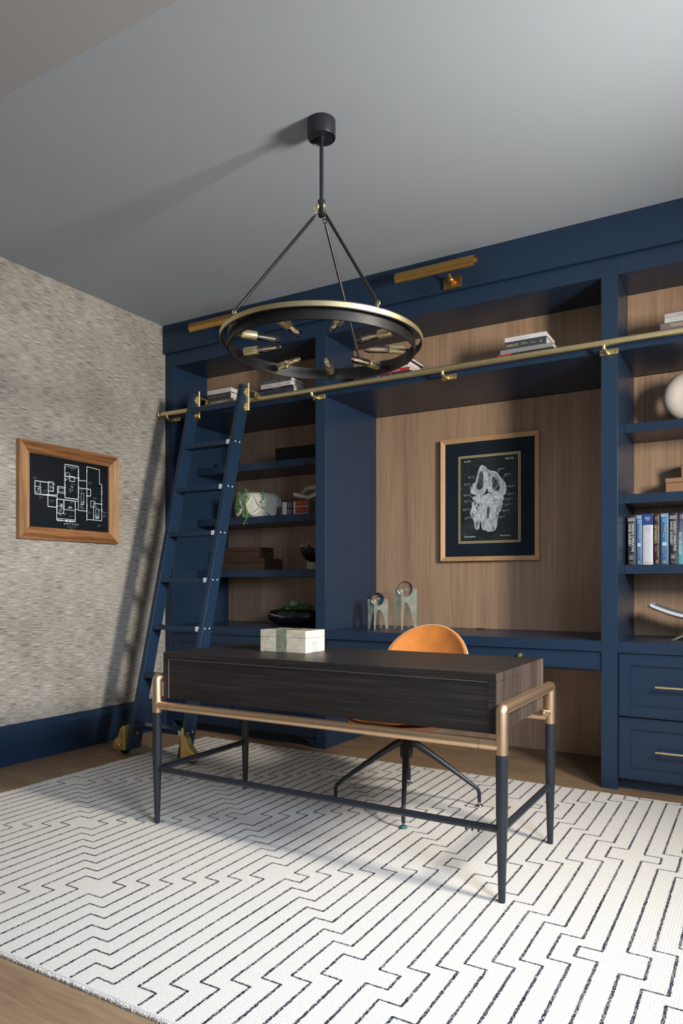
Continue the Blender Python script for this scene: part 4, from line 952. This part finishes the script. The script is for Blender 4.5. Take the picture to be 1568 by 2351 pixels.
lying_book('taupe book with gold lettering at the bottom of the right-hand stack', -0.451, -0.17, ZB, 0.054, 0.20, (0.15, 0.13, 0.135), texts=(('TRANSLATING THE CITY', 0.16, 0.75, 0.55, 0.3, 't_gold'),), group=g5)
lying_book('pale green gardening book in the middle of the right-hand stack', -0.431, -0.18, ZB + 0.055, 0.021, 0.19, (0.50, 0.53, 0.48), texts=(('GARDENING ACROSS', 0.1, 0.7, 0.3, 0.4, 't_grey'),), group=g5)
lying_book('lilac book on top of the right-hand stack', -0.431, -0.18, ZB + 0.077, 0.023, 0.19, (0.42, 0.36, 0.40), texts=(('LONDON STYLE', 0.2, 0.6, 0.25, 0.4, 't_grey'),), group=g5)

def standing_book(label, x0, x1, z1, col, draw=None, depth=0.20, yf=4.125, z0=1.1615):
    T = thing('textbook', label, 'book', ((x0 + x1) / 2, yf + depth / 2, z0), 'medical textbooks standing in the right bay')
    c = 0.002; m_ = col if not isinstance(col, tuple) else flat('cover', col, 0.4)
    xm_ = (x0 + x1) / 2; hw = (x1 - x0) / 2
    sp = [(xm_ + hw * math.sin(a), yf + 0.005 - 0.005 * math.cos(a), z0) for a in [(-90 + 15 * q) * PI / 180 for q in range(13)]]
    b = MB().prism(sp, (0, 0, z1 - z0), 0, True).box(x0, x0 + c, yf + 0.004, yf + depth, z0, z1).box(x1 - c, x1, yf + 0.004, yf + depth, z0, z1)
    cv = b.build('cover', m_, T)
    MB().box(x0 + c, x1 - c, yf + 0.006, yf + depth - 0.004, z0 + 0.003, z1 - 0.004).build('pages', M['paper'], T)
    if draw:
        H_ = z1 - z0; W_ = x1 - x0; lay = {}
        g = MB(); ms = []
        yl = yf - 0.0012
        for it in draw:
            k = it[-1]
            if k not in ms: ms.append(k)
            mi = ms.index(k)
            if it[0] == 'v':     # text reading downward: ('v', s, u(left), width, vtop, vlen, mat)
                _, s_, u, w, vt, vl, _k = it
                text(g, s_, (x0 + u * W_, yl, z0 + vt * H_), (0, 0, -1), (1, 0, 0), vl * H_, w * W_, mi)
            elif it[0] == 'h':
                _, s_, u, w, v, h, _k = it
                text(g, s_, (x0 + u * W_, yl, z0 + v * H_), (1, 0, 0), (0, 0, 1), w * W_, h * H_, mi)
            elif it[0] == 'r':
                _, u0, u1, v0, v1, yo, _k = it
                g.box(x0 + u0 * W_, x0 + u1 * W_, yf - 0.0006 - yo * 0.0002, yf + 0.006, z0 + v0 * H_, z0 + v1 * H_, mi)
        g.build('lettering', [M[k] for k in ms], cv, weld=False)
    return T
M['c_blue'] = flat('royal_blue', (0.010, 0.045, 0.20)); M['c_green'] = flat('lime_mark', (0.35, 0.5, 0.25)); M['c_lblue'] = flat('light_blue_band', (0.16, 0.28, 0.42)); M['c_ltext'] = flat('pale_blue_text', (0.40, 0.52, 0.66)); M['c_dark'] = flat('spine_black', (0.012, 0.015, 0.018))
def grad(name, bot, top, z0=1.16, z1=1.43):
    m, t, b = nt(name); s_ = N(t, 'ShaderNodeSeparateXYZ'); L(t, coords(t), s_.inputs[0])
    mr = N(t, 'ShaderNodeMapRange'); mr.inputs['From Min'].default_value = 0; mr.inputs['From Max'].default_value = z1 - z0; L(t, s_.outputs[2], mr.inputs[0])
    L(t, ramp(t, mr.outputs[0], [(0.1, bot), (0.5, tuple((p + q) / 2 for p, q in zip(bot, top))), (0.95, top)]), b.inputs['Base Color']); b.inputs['Roughness'].default_value = 0.35; return m
def hand(num): return (('r', 0.05, 0.85, 0.885, 0.955, 1, 't_grey'), ('h', 'GREEN PLUS', 0.10, 0.70, 0.925, 0.022, 't_black'), ('h', 'SIXTH EDITION', 0.08, 0.74, 0.895, 0.016, 't_black'),
    ('v', "GREEN'S OPERATIVE", 0.50, 0.30, 0.845, 0.58, 't_white'), ('v', 'HAND SURGERY', 0.12, 0.29, 0.84, 0.46, 't_white'),
    ('r', 0.22, 0.72, 0.11, 0.185, 1, 't_grey'), ('r', 0.29, 0.65, 0.12, 0.175, 2, 'c_dark'), ('h', num, 0.42, 0.12, 0.132, 0.030, 't_white'), ('h', 'VOLUME', 0.2, 0.55, 0.193, 0.010, 't_grey'), ('h', 'PUBLISHER', 0.2, 0.6, 0.045, 0.014, 't_grey'), ('h', 'CHURCHILL', 0.25, 0.5, 0.026, 0.010, 't_grey'))
def blue(): return (('r', 0.04, 0.96, 0.925, 0.995, 1, 'c_lblue'), ('h', 'SIXTH EDITION', 0.12, 0.72, 0.940, 0.02, 't_white'), ('v', 'Rockwood Green', 0.52, 0.18, 0.895, 0.085, 't_white'), ('v', 'Bucholz', 0.28, 0.18, 0.895, 0.06, 't_white'),
    ('v', 'Vitaly', 0.36, 0.42, 0.79, 0.17, 't_orange'), ('v', 'of orthopaedic surgery', 0.55, 0.16, 0.61, 0.17, 't_white'), ('v', 'volume two', 0.33, 0.16, 0.61, 0.08, 't_white'),
    ('r', 0.22, 0.78, 0.365, 0.435, 1, 'c_ltext'), ('h', 'II', 0.42, 0.18, 0.375, 0.04, 't_orange'), ('v', 'Philadelphia associates', 0.62, 0.10, 0.355, 0.20, 'c_ltext'), ('v', 'with illustrations', 0.42, 0.10, 0.355, 0.22, 'c_ltext'), ('v', 'Lippincott', 0.24, 0.10, 0.355, 0.13, 'c_ltext'), ('h', 'o', 0.30, 0.36, 0.055, 0.030, 'c_green'), ('h', 'oo', 0.34, 0.3, 0.03, 0.018, 't_white'))
standing_book('black hand surgery textbook marked volume 2, leftmost in the row', -0.632, -0.590, 1.426, M['c_dark'], hand('2'))
standing_book('blue textbook with orange title between the black and silver ones', -0.588, -0.559, 1.428, grad('sky_blue_cover', (0.045, 0.11, 0.22), (0.035, 0.16, 0.32)), blue())
standing_book('silver-grey textbook with a royal blue top', -0.556, -0.505, 1.431, flat('silver_cover', (0.50, 0.51, 0.56), 0.3), (('r', 0.0, 1.0, 0.785, 1.0, 1, 'c_blue'), ('h', 'Browner', 0.24, 0.52, 0.925, 0.022, 't_white'), ('h', 'Schmidt', 0.27, 0.46, 0.898, 0.022, 't_white'), ('h', 'Kruger', 0.30, 0.40, 0.871, 0.022, 't_white'),
    ('h', 'Surgical', 0.28, 0.44, 0.735, 0.016, 't_grey'), ('h', 'Management of', 0.16, 0.68, 0.708, 0.016, 't_grey'), ('h', 'Orthopaedic', 0.2, 0.6, 0.682, 0.016, 't_grey'), ('h', 'Trauma', 0.3, 0.40, 0.656, 0.016, 't_grey'), ('h', '* Thieme', 0.12, 0.76, 0.035, 0.024, 't_grey')))
standing_book('dark maroon orthopaedics textbook with gold lettering', -0.501, -0.472, 1.428, flat('maroon_cover', (0.035, 0.010, 0.012)), (('v', 'Hoppenfeld', 0.60, 0.2, 0.965, 0.12, 't_cream'), ('v', 'deBoer', 0.28, 0.2, 0.955, 0.08, 't_cream'), ('v', 'ORTHOPAEDICS', 0.12, 0.40, 0.79, 0.37, 't_cream'), ('v', 'SURGICAL EXPOSURES IN', 0.66, 0.24, 0.78, 0.35, 't_cream'), ('v', 'The Anatomic Approach', 0.60, 0.18, 0.38, 0.22, 't_cream'), ('v', 'Third Edition', 0.28, 0.14, 0.37, 0.12, 't_cream'), ('h', 'A', 0.35, 0.4, 0.055, 0.035, 't_cream'), ('h', 'LWW', 0.28, 0.5, 0.03, 0.018, 't_cream')))
standing_book('blue textbook with orange title between the maroon and black ones', -0.468, -0.429, 1.431, grad('sky_blue_cover_b', (0.045, 0.11, 0.22), (0.035, 0.16, 0.32)), blue())
standing_book('black hand surgery textbook marked volume 1, beside the purple one', -0.426, -0.385, 1.430, M['c_dark'], hand('1'))
standing_book('purple to teal fracture surgery textbook at the right edge', -0.384, -0.350, 1.432, grad('purple_teal_cover', (0.10, 0.34, 0.42), (0.045, 0.012, 0.09)), (('v', 'Fernandez', 0.55, 0.2, 0.965, 0.09, 't_white'), ('v', 'Jupiter', 0.25, 0.2, 0.96, 0.08, 't_white'), ('v', 'HAND AND WRIST', 0.3, 0.25, 0.84, 0.2, 't_rose'), ('v', 'FRACTURE SURGERY', 0.10, 0.42, 0.62, 0.44, 't_white'), ('v', 'Reconstruction', 0.68, 0.16, 0.60, 0.25, 'c_ltext')))

# two anatomy paperbacks under the chain links (left bay)
def thick_book(label, z0, th):
    x0, x1, y0 = -2.958, -2.66, 4.20; dp = 0.2
    T = thing('book', label, 'book', ((x0 + x1) / 2, y0 + dp / 2, z0), 'black and red books under the link sculpture')
    cv = MB().box(x0, x1, y0 + 0.003, y0 + dp, z0, z0 + 0.002).box(x0, x1, y0 + 0.003, y0 + dp, z0 + th - 0.002, z0 + th).box(x0, x1, y0, y0 + 0.004, z0, z0 + th).build('cover', flat('black_cover', (0.012, 0.012, 0.014)), T)
    MB().box(x0 + 0.003, x1 - 0.003, y0 + 0.004, y0 + dp - 0.004, z0 + 0.002, z0 + th - 0.002).build('pages', M['paper'], T)
    W_ = x1 - x0; g = MB(); f = lambda a, b, c, d, mi: g.box(x0 + a * W_, x0 + b * W_, y0 - 0.0006 - 0.0001 * mi, y0 + 0.001, z0 + c * th, z0 + d * th, mi)
    f(0.0, 0.13, 0.02, 0.98, 0); f(0.325, 0.365, 0.02, 0.98, 0); f(0.365, 0.76, 0.34, 0.96, 1); f(0.365, 0.63, 0.06, 0.26, 2); f(0.63, 0.76, 0.06, 0.26, 3)
    for q in range(2):
        text(g, 'ANATOMY', (x0 + (0.20 + 0.06 * q) * W_, y0 - 0.001, z0 + 0.12 * th), (0, 0, 1), (-1, 0, 0), 0.75 * th, 0.035 * W_, 0)
    text(g, 'ATLAS OF HUMAN ANATOMY', (x0 + 0.40 * W_, y0 - 0.0012, z0 + 0.62 * th), (1, 0, 0), (0, 0, 1), 0.33 * W_, 0.13 * th, 4)
    text(g, 'VOLUME EDITION', (x0 + 0.40 * W_, y0 - 0.0012, z0 + 0.44 * th), (1, 0, 0), (0, 0, 1), 0.26 * W_, 0.10 * th, 4)
    text(g, '/', (x0 + 0.05 * W_, y0 - 0.0012, z0 + 0.3 * th), (1, 0, 0), (0, 0, 1), 0.02 * W_, 0.4 * th, 4)
    g.build('lettering', [flat('spine_white', (0.55, 0.53, 0.50)), flat('spine_red', (0.42, 0.05, 0.03)), flat('spine_yellow', (0.50, 0.38, 0.10)), flat('spine_blue', (0.20, 0.38, 0.55)), M['t_black']], cv, weld=False)
thick_book('black and red anatomy book lying on the shelf, lower of two', 1.5465, 0.047)
thick_book('black and red anatomy book directly under the link sculpture', 1.5945, 0.047)
# chain link sculpture
T = thing('link_sculpture', 'cream chunky chain link sculpture on top of two books', 'sculpture', (-2.79, 4.30, 1.642))
def link(c, rx, ry, r, R_, name='link'):
    pts = []
    for q in range(36):
        a = 2 * PI * q / 36; s_ = (abs(math.cos(a)) ** 0.75) * (1 if math.cos(a) > 0 else -1); pts.append(Vector(c) + R_ @ Vector((rx * s_, ry * math.sin(a), 0)))
    return MB().tube(pts, r, 14, closed=True).build(name, M['cream'], T)
link((-2.815, 4.30, 1.679), 0.090, 0.050, 0.016, Matrix.Rotation(math.radians(14), 3, 'Y') @ Matrix.Rotation(0.2, 3, 'Z'))
link((-2.790, 4.31, 1.712), 0.070, 0.045, 0.0165, Matrix.Rotation(math.radians(55), 3, 'X') @ Matrix.Rotation(math.radians(-6), 3, 'Y'))
link((-2.720, 4.29, 1.678), 0.070, 0.045, 0.016, Matrix.Rotation(math.radians(-18), 3, 'Y') @ Matrix.Rotation(-0.3, 3, 'Z'))

# swagged planter with trailing plant
T = thing('potted_plant', 'cream swag-relief planter with trailing green plant in the left bay', 'plant', (-3.30, 4.32, 1.546))
pc = Vector((-3.265, 4.33, 1.5465))
pot = MB().lathe([(0, 0), (0.135, 0.0), (0.150, 0.02), (0.158, 0.07), (0.163, 0.12), (0.160, 0.155), (0.146, 0.176), (0.128, 0.184), (0.112, 0.182), (0.108, 0.165), (0.0, 0.160)], pc, seg=56, mi=0).build('planter', M['cream'], T)
for row, (zt_, dp) in enumerate(((0.150, 0.070), (0.085, 0.065))):
    for q in range(7):
        a0 = 2 * PI * q / 7 + row * PI / 7 + 0.15; pts = []
        for s_ in range(13):
            u = s_ / 12; a = a0 + (u - 0.5) * (2 * PI / 7) * 0.80; z = zt_ - dp * math.sin(PI * u) ** 0.8
            rr = 0.160 + 0.008 * math.sin(PI * u); pts.append(pc + Vector((rr * math.cos(a), rr * math.sin(a), z)))
        MB().tube(pts, [0.006 + 0.007 * math.sin(PI * s_ / 12) for s_ in range(13)], 10).build('swag', M['cream'], T)
random.seed(11)
lf = MB()
def leafs(p, n_, spread, s0=0.005):
    for _ in range(n_):
        q = Vector(p) + Vector((random.gauss(0, spread), random.gauss(0, spread * 0.6), random.gauss(0, spread * 0.6)))
        lf.sphere(q, random.uniform(0.6, 1.25) * s0, 6, 4, sc=(random.uniform(0.5, 1.2), random.uniform(0.5, 1.2), random.uniform(0.5, 1.2)))
def strand(ang, drop, rr=0.172, dens=1.0):
    n_ = int(drop / 0.006 * dens)
    for q in range(n_):
        z = -q / n_ * drop; a = ang + 0.05 * math.sin(q * 0.3)
        leafs(pc + Vector((rr * math.cos(a), rr * math.sin(a), 0.182 + z)), 2, 0.006, 0.0048)
for q in range(60):
    a = random.uniform(0, 2 * PI); r_ = random.uniform(0.0, 0.145); leafs(pc + Vector((r_ * math.cos(a), r_ * math.sin(a), 0.188 + random.uniform(0, 0.014))), 3, 0.012)
az = math.atan2(-pc.y, -pc.x)       # toward the viewer
strand(az - 0.98, 0.17); strand(az - 0.62, 0.19, 0.175, 1.3); strand(az - 0.50, 0.235, 0.188); strand(az + 0.16, 0.125, 0.176, 1.2); strand(az - 1.15, 0.13)
lf.build('foliage', M['leaf'], T, weld=False)

# dark boxes in the left bay (three levels)
def lid_box(label, x0, x1, y0, y1, z0, z1, m_, lid=0.035, grp=None, cat='box', rim=0.0):
    T = thing('lidded_box', label, cat, ((x0 + x1) / 2, (y0 + y1) / 2, z0), grp)
    MB().box(x0 + rim, x1 - rim, y0 + rim, y1 - rim, z0, z1 - lid).build('box_body', m_, T, 0.0015)
    MB().box(x0, x1, y0, y1, z1 - lid + 0.001, z1).build('lid', m_, T, 0.003)
    return T
gb = 'dark walnut boxes stacked in the left bay'
lid_box('wide dark walnut box at the bottom of the pair on the low shelf', -3.53, -3.128, 4.20, 4.44, 1.1605, 1.244, M['dark_box'], 0.028, gb)
lid_box('smaller dark walnut box stacked on the wide one', -3.50, -3.178, 4.20, 4.40, 1.2445, 1.328, M['dark_box'], 0.028, gb)
lid_box('long near-black box on the dim shelf above the planter', -3.02, -2.56, 4.20, 4.44, 1.9335, 2.03, mat('matt_black_box', (0.010, 0.009, 0.008), 0.7, spec=0.2), 0.03)
T = MB().sphere((-3.41, 4.24, 1.9335 + 0.032), 0.032, 24, 14, sc=(1, 1, 1)).build('copper_ball', mat('aged_copper', (0.30, 0.11, 0.04), 0.35, 0.9), None)
tag(T, 'small copper ball on the dim shelf behind the ladder', 'ornament')

# cupped sculpture with ivory tips
T = thing('cupped_hand_sculpture', 'black cupped sculpture with ivory tips on a stacked stone base', 'sculpture', (-2.775, 4.32, 1.160))
hc = Vector((-2.772, 4.32, 1.1605))
for q in range(3): MB().lathe([(0, 0), (0.044, 0), (0.047, 0.004), (0.047, 0.014), (0.044, 0.017), (0, 0.017)], hc + Vector((0, 0, 0.0005 + q * 0.0175)), seg=28).build('base_disc', M['stone'], T)
cup = MB().lathe([(0, 0.053), (0.028, 0.053), (0.034, 0.065), (0.058, 0.095), (0.082, 0.125), (0.092, 0.150), (0.086, 0.152), (0.075, 0.128), (0.045, 0.095), (0, 0.085)], hc, seg=40).build('cup', M['black_gloss'], T)
for q in range(12):
    a = 2 * PI * q / 12 + 0.2; d = Vector((math.cos(a), math.sin(a), 0)); h = 0.150 + 0.012 * math.sin(q * 2.3)
    MB().tube([hc + d * 0.045 + Vector((0, 0, 0.075)), hc + d * 0.072 + Vector((0, 0, 0.108)), hc + d * 0.091 + Vector((0, 0, h)), hc + d * 0.090 + Vector((0, 0, h + 0.012))], [0.010, 0.012, 0.009, 0.007], 10).build('finger', M['black_gloss'], T)
    MB().tube([hc + d * 0.090 + Vector((0, 0, h + 0.008)), hc + d * 0.086 + Vector((0, 0, h + 0.022)), hc + d * 0.080 + Vector((0, 0, h + 0.034))], [0.0068, 0.005, 0.0012], 8).build('ivory_tip', M['bone_tip'], T)

# succulent bowl
T = thing('succulent_bowl', 'low black marble-veined bowl planted with succulents in the left bay', 'plant', (-2.885, 4.27, CT))
sc_ = Vector((-2.875, 4.26, CT + 0.0005))
MB().lathe([(0, 0.0), (0.110, 0.0), (0.150, 0.010), (0.190, 0.034), (0.205, 0.060), (0.203, 0.082), (0.185, 0.102), (0.150, 0.112), (0.118, 0.110), (0.11, 0.098), (0, 0.098)], sc_, seg=64, sx=1.15, sy=0.72).build('bowl', M['black_gloss'], T)
vein = []
for q in range(16):
    u = q / 15; a = math.radians(-143 + 52 * u); z = 0.088 - 0.026 * u + 0.003 * math.sin(q * 1.3); rr = 0.2045
    vein.append(sc_ + Vector((1.15 * rr * math.cos(a), 0.72 * rr * math.sin(a), z)))
MB().tube(vein, [0.0008 + 0.0022 * math.sin(PI * q / 15) for q in range(16)], 6).build('marble_vein', M['white_vein'], T)
MB().lathe([(0, 0.108), (0.115, 0.102)], sc_, seg=30, sx=1.15, sy=0.72).build('soil', M['soil'], T)
def rosette(c, R_):
    r = MB()
    for lay in range(5):
        nn = 8 - lay; el = math.radians(12 + 17 * lay)
        for q in range(nn):
            a = 2 * PI * q / nn + lay * 0.4; d = Vector((math.cos(a), math.sin(a), 0)); up = Vector((0, 0, 1)); rl = R_ * (1 - 0.13 * lay)
            tip = Vector(c) + d * rl * math.cos(el) + up * (rl * math.sin(el)); b0 = Vector(c)
            sd = d.cross(up) * R_ * 0.20
            mid = b0.lerp(tip, 0.62); nrm = (up * math.cos(el) - d * math.sin(el)) * R_ * 0.06
            r.add([b0, mid + sd - nrm * 0, mid - sd, tip + nrm, mid + nrm * 1.2, mid - nrm * 1.6], [(0, 1, 4), (0, 4, 2), (1, 3, 4), (4, 3, 2), (0, 5, 1), (0, 2, 5), (1, 5, 3), (5, 2, 3)], 0, True)
    return r.build('succulent', M['succulent'], T, ang=60, weld=False)
for dx, dy, dz, R_ in ((-0.005, -0.03, 0.122, 0.060), (0.045, 0.01, 0.122, 0.045), (0.105, -0.02, 0.116, 0.045), (-0.09, -0.01, 0.114, 0.038), (-0.05, 0.02, 0.116, 0.035), (-0.115, -0.02, 0.108, 0.025), (0.07, -0.05, 0.108, 0.028), (-0.04, -0.06, 0.106, 0.024)):
    rosette(sc_ + Vector((dx, dy, dz + 0.006)), R_ * 1.3)

# acrylic arch sculptures with crystal balls
def arch_sculpture(label, c, hw, Hs, ball, th, open_n, open_h, rot):
    T = thing('acrylic_arch_sculpture', label, 'sculpture', c, 'acrylic arch sculptures with glass balls')
    c = Vector(c)
    for kq, ang in enumerate((rot, rot + PI / 2)):
        d = Vector((math.cos(ang), math.sin(ang), 0)); nrm = Vector((-math.sin(ang), math.cos(ang), 0))
        pts = [(-hw, 0), (-hw, Hs)]
        for q in range(15):
            a = PI + PI * q / 14; pts.append((ball * math.cos(a) * 1.01, Hs + ball * 1.01 * math.sin(a)))
        pts += [(hw, Hs), (hw, 0)]
        for q in range(21):
            t_ = -1 + 2 * q / 20; zz_ = open_h * (1 - abs(t_) ** open_n); pts.append((-t_ * hw * 0.80, zz_))
        poly3 = [c + d * p[0] + Vector((0, 0, p[1] + 0.0005)) - nrm * th / 2 for p in pts]
        MB().prism(poly3, nrm * th).build('arch_slab', M['acrylic'], T, 0.0006)
    MB().sphere(c + Vector((0, 0, Hs)), ball, 40, 24).build('glass_ball', M['crystal'], T)
arch_sculpture('shorter clear acrylic arch sculpture holding a glass ball, left of the pair', (-2.185, 4.19, CT), 0.070, 0.196, 0.044, 0.007, 3.6, 0.125, math.radians(9))
arch_sculpture('taller clear acrylic arch sculpture holding a glass ball, right of the pair', (-2.030, 4.28, CT), 0.079, 0.263, 0.052, 0.007, 2.3, 0.176, math.radians(9))

MB_ = MB().lathe([(0, 0.0), (0.028, 0.0), (0.029, 0.003), (0.022, 0.005), (0, 0.004)], (-1.60, 4.52, CT + 0.0003), seg=28)
tag(MB_.build('cable_grommet', M['rubber'], None), 'small black cable grommet in the niche desktop', 'grommet')

# ring vase, boxes and open book in the right bay
T = MB(); cR = Vector((-0.333, 4.22, 1.9215 + 0.1345)); pts = []
for q in range(48):
    a = 2 * PI * q / 48; pts.append(cR + Vector((0.082 * math.cos(a), 0, 0.082 * math.sin(a))))
T.tube(pts, 0.052, 24, closed=True, up=(0, 1, 0))
tag(T.build('ring_vase', M['stone'], None, ang=80), 'round grey stoneware ring vase on a shelf at the right edge', 'vase')
gl = 'tan leather boxes in the right bay'
lid_box('wide tan leather box on the shelf at the right edge, lower of two', -0.459, -0.10, 4.25, 4.42, 1.5425, 1.632, M['brown_box'], 0.026, gl, rim=0.003)
lid_box('narrow tan leather box stacked on the wide one at the right edge', -0.384, -0.14, 4.26, 4.40, 1.6325, 1.724, M['brown_box'], 0.027, gl, rim=0.003)
# book on folding stand
T = thing('book_stand', 'clear curved stand holding the open book at the right edge', 'stand', (-0.27, 4.21, CT))
def sheet(name, prof, y0, y1, th, m_, par):
    b = MB(); n_ = len(prof); up_ = [(x, z + th) for x, z in prof]
    poly_ = [(x, y0, z) for x, z in prof] + [(x, y0, z) for x, z in reversed(up_)]
    return b.prism(poly_, (0, y1 - y0, 0), 0, True).build(name, m_, par, ang=30)
pr = lambda xs, dz: [(x, dz + 0.945 - 0.072 * math.sin(min(1, (x + 0.540) / 0.26) * PI / 2)) for x in xs]
xs = [-0.540 + 0.015 * q for q in range(19)]
sheet('cradle', pr(xs, -0.0075), 4.12, 4.30, 0.003, M['acrylic'], T)
sheet('crossed_leg', [(-0.300 + 0.02 * q, 0.892 - 0.0067 * q - 0.0003 * q * q) for q in range(4)] , 4.13, 4.29, 0.004, M['acrylic'], T)
MB().prism([(-0.47, 4.14, 0.928), (-0.47, 4.14, 0.924), (-0.12, 4.14, 0.7625), (-0.10, 4.14, 0.7625)], (0, 0.14, 0)).prism([(-0.06, 4.14, 0.94), (-0.06, 4.14, 0.935), (-0.42, 4.14, 0.7625), (-0.40, 4.14, 0.7625)], (0, 0.14, 0)).build('support', M['acrylic'], T)
T = thing('open_book', 'open book with curved white pages resting on the clear stand', 'book', (-0.30, 4.21, 0.90))
xs2 = [-0.515 + 0.015 * q for q in range(17)]
sheet('page_block', pr(xs2, 0.004), 4.10, 4.31, 0.016, flat('white_pages', (0.62, 0.63, 0.68)), T)
sheet('cover', pr([-0.521 + 0.015 * q for q in range(18)], 0.0005), 4.096, 4.315, 0.003, M['gun_metal'], T)
sheet('top_page', pr([-0.505 + 0.015 * q for q in range(16)], 0.0205), 4.101, 4.309, 0.0008, flat('grey_printed_page', (0.20, 0.19, 0.21)), T)
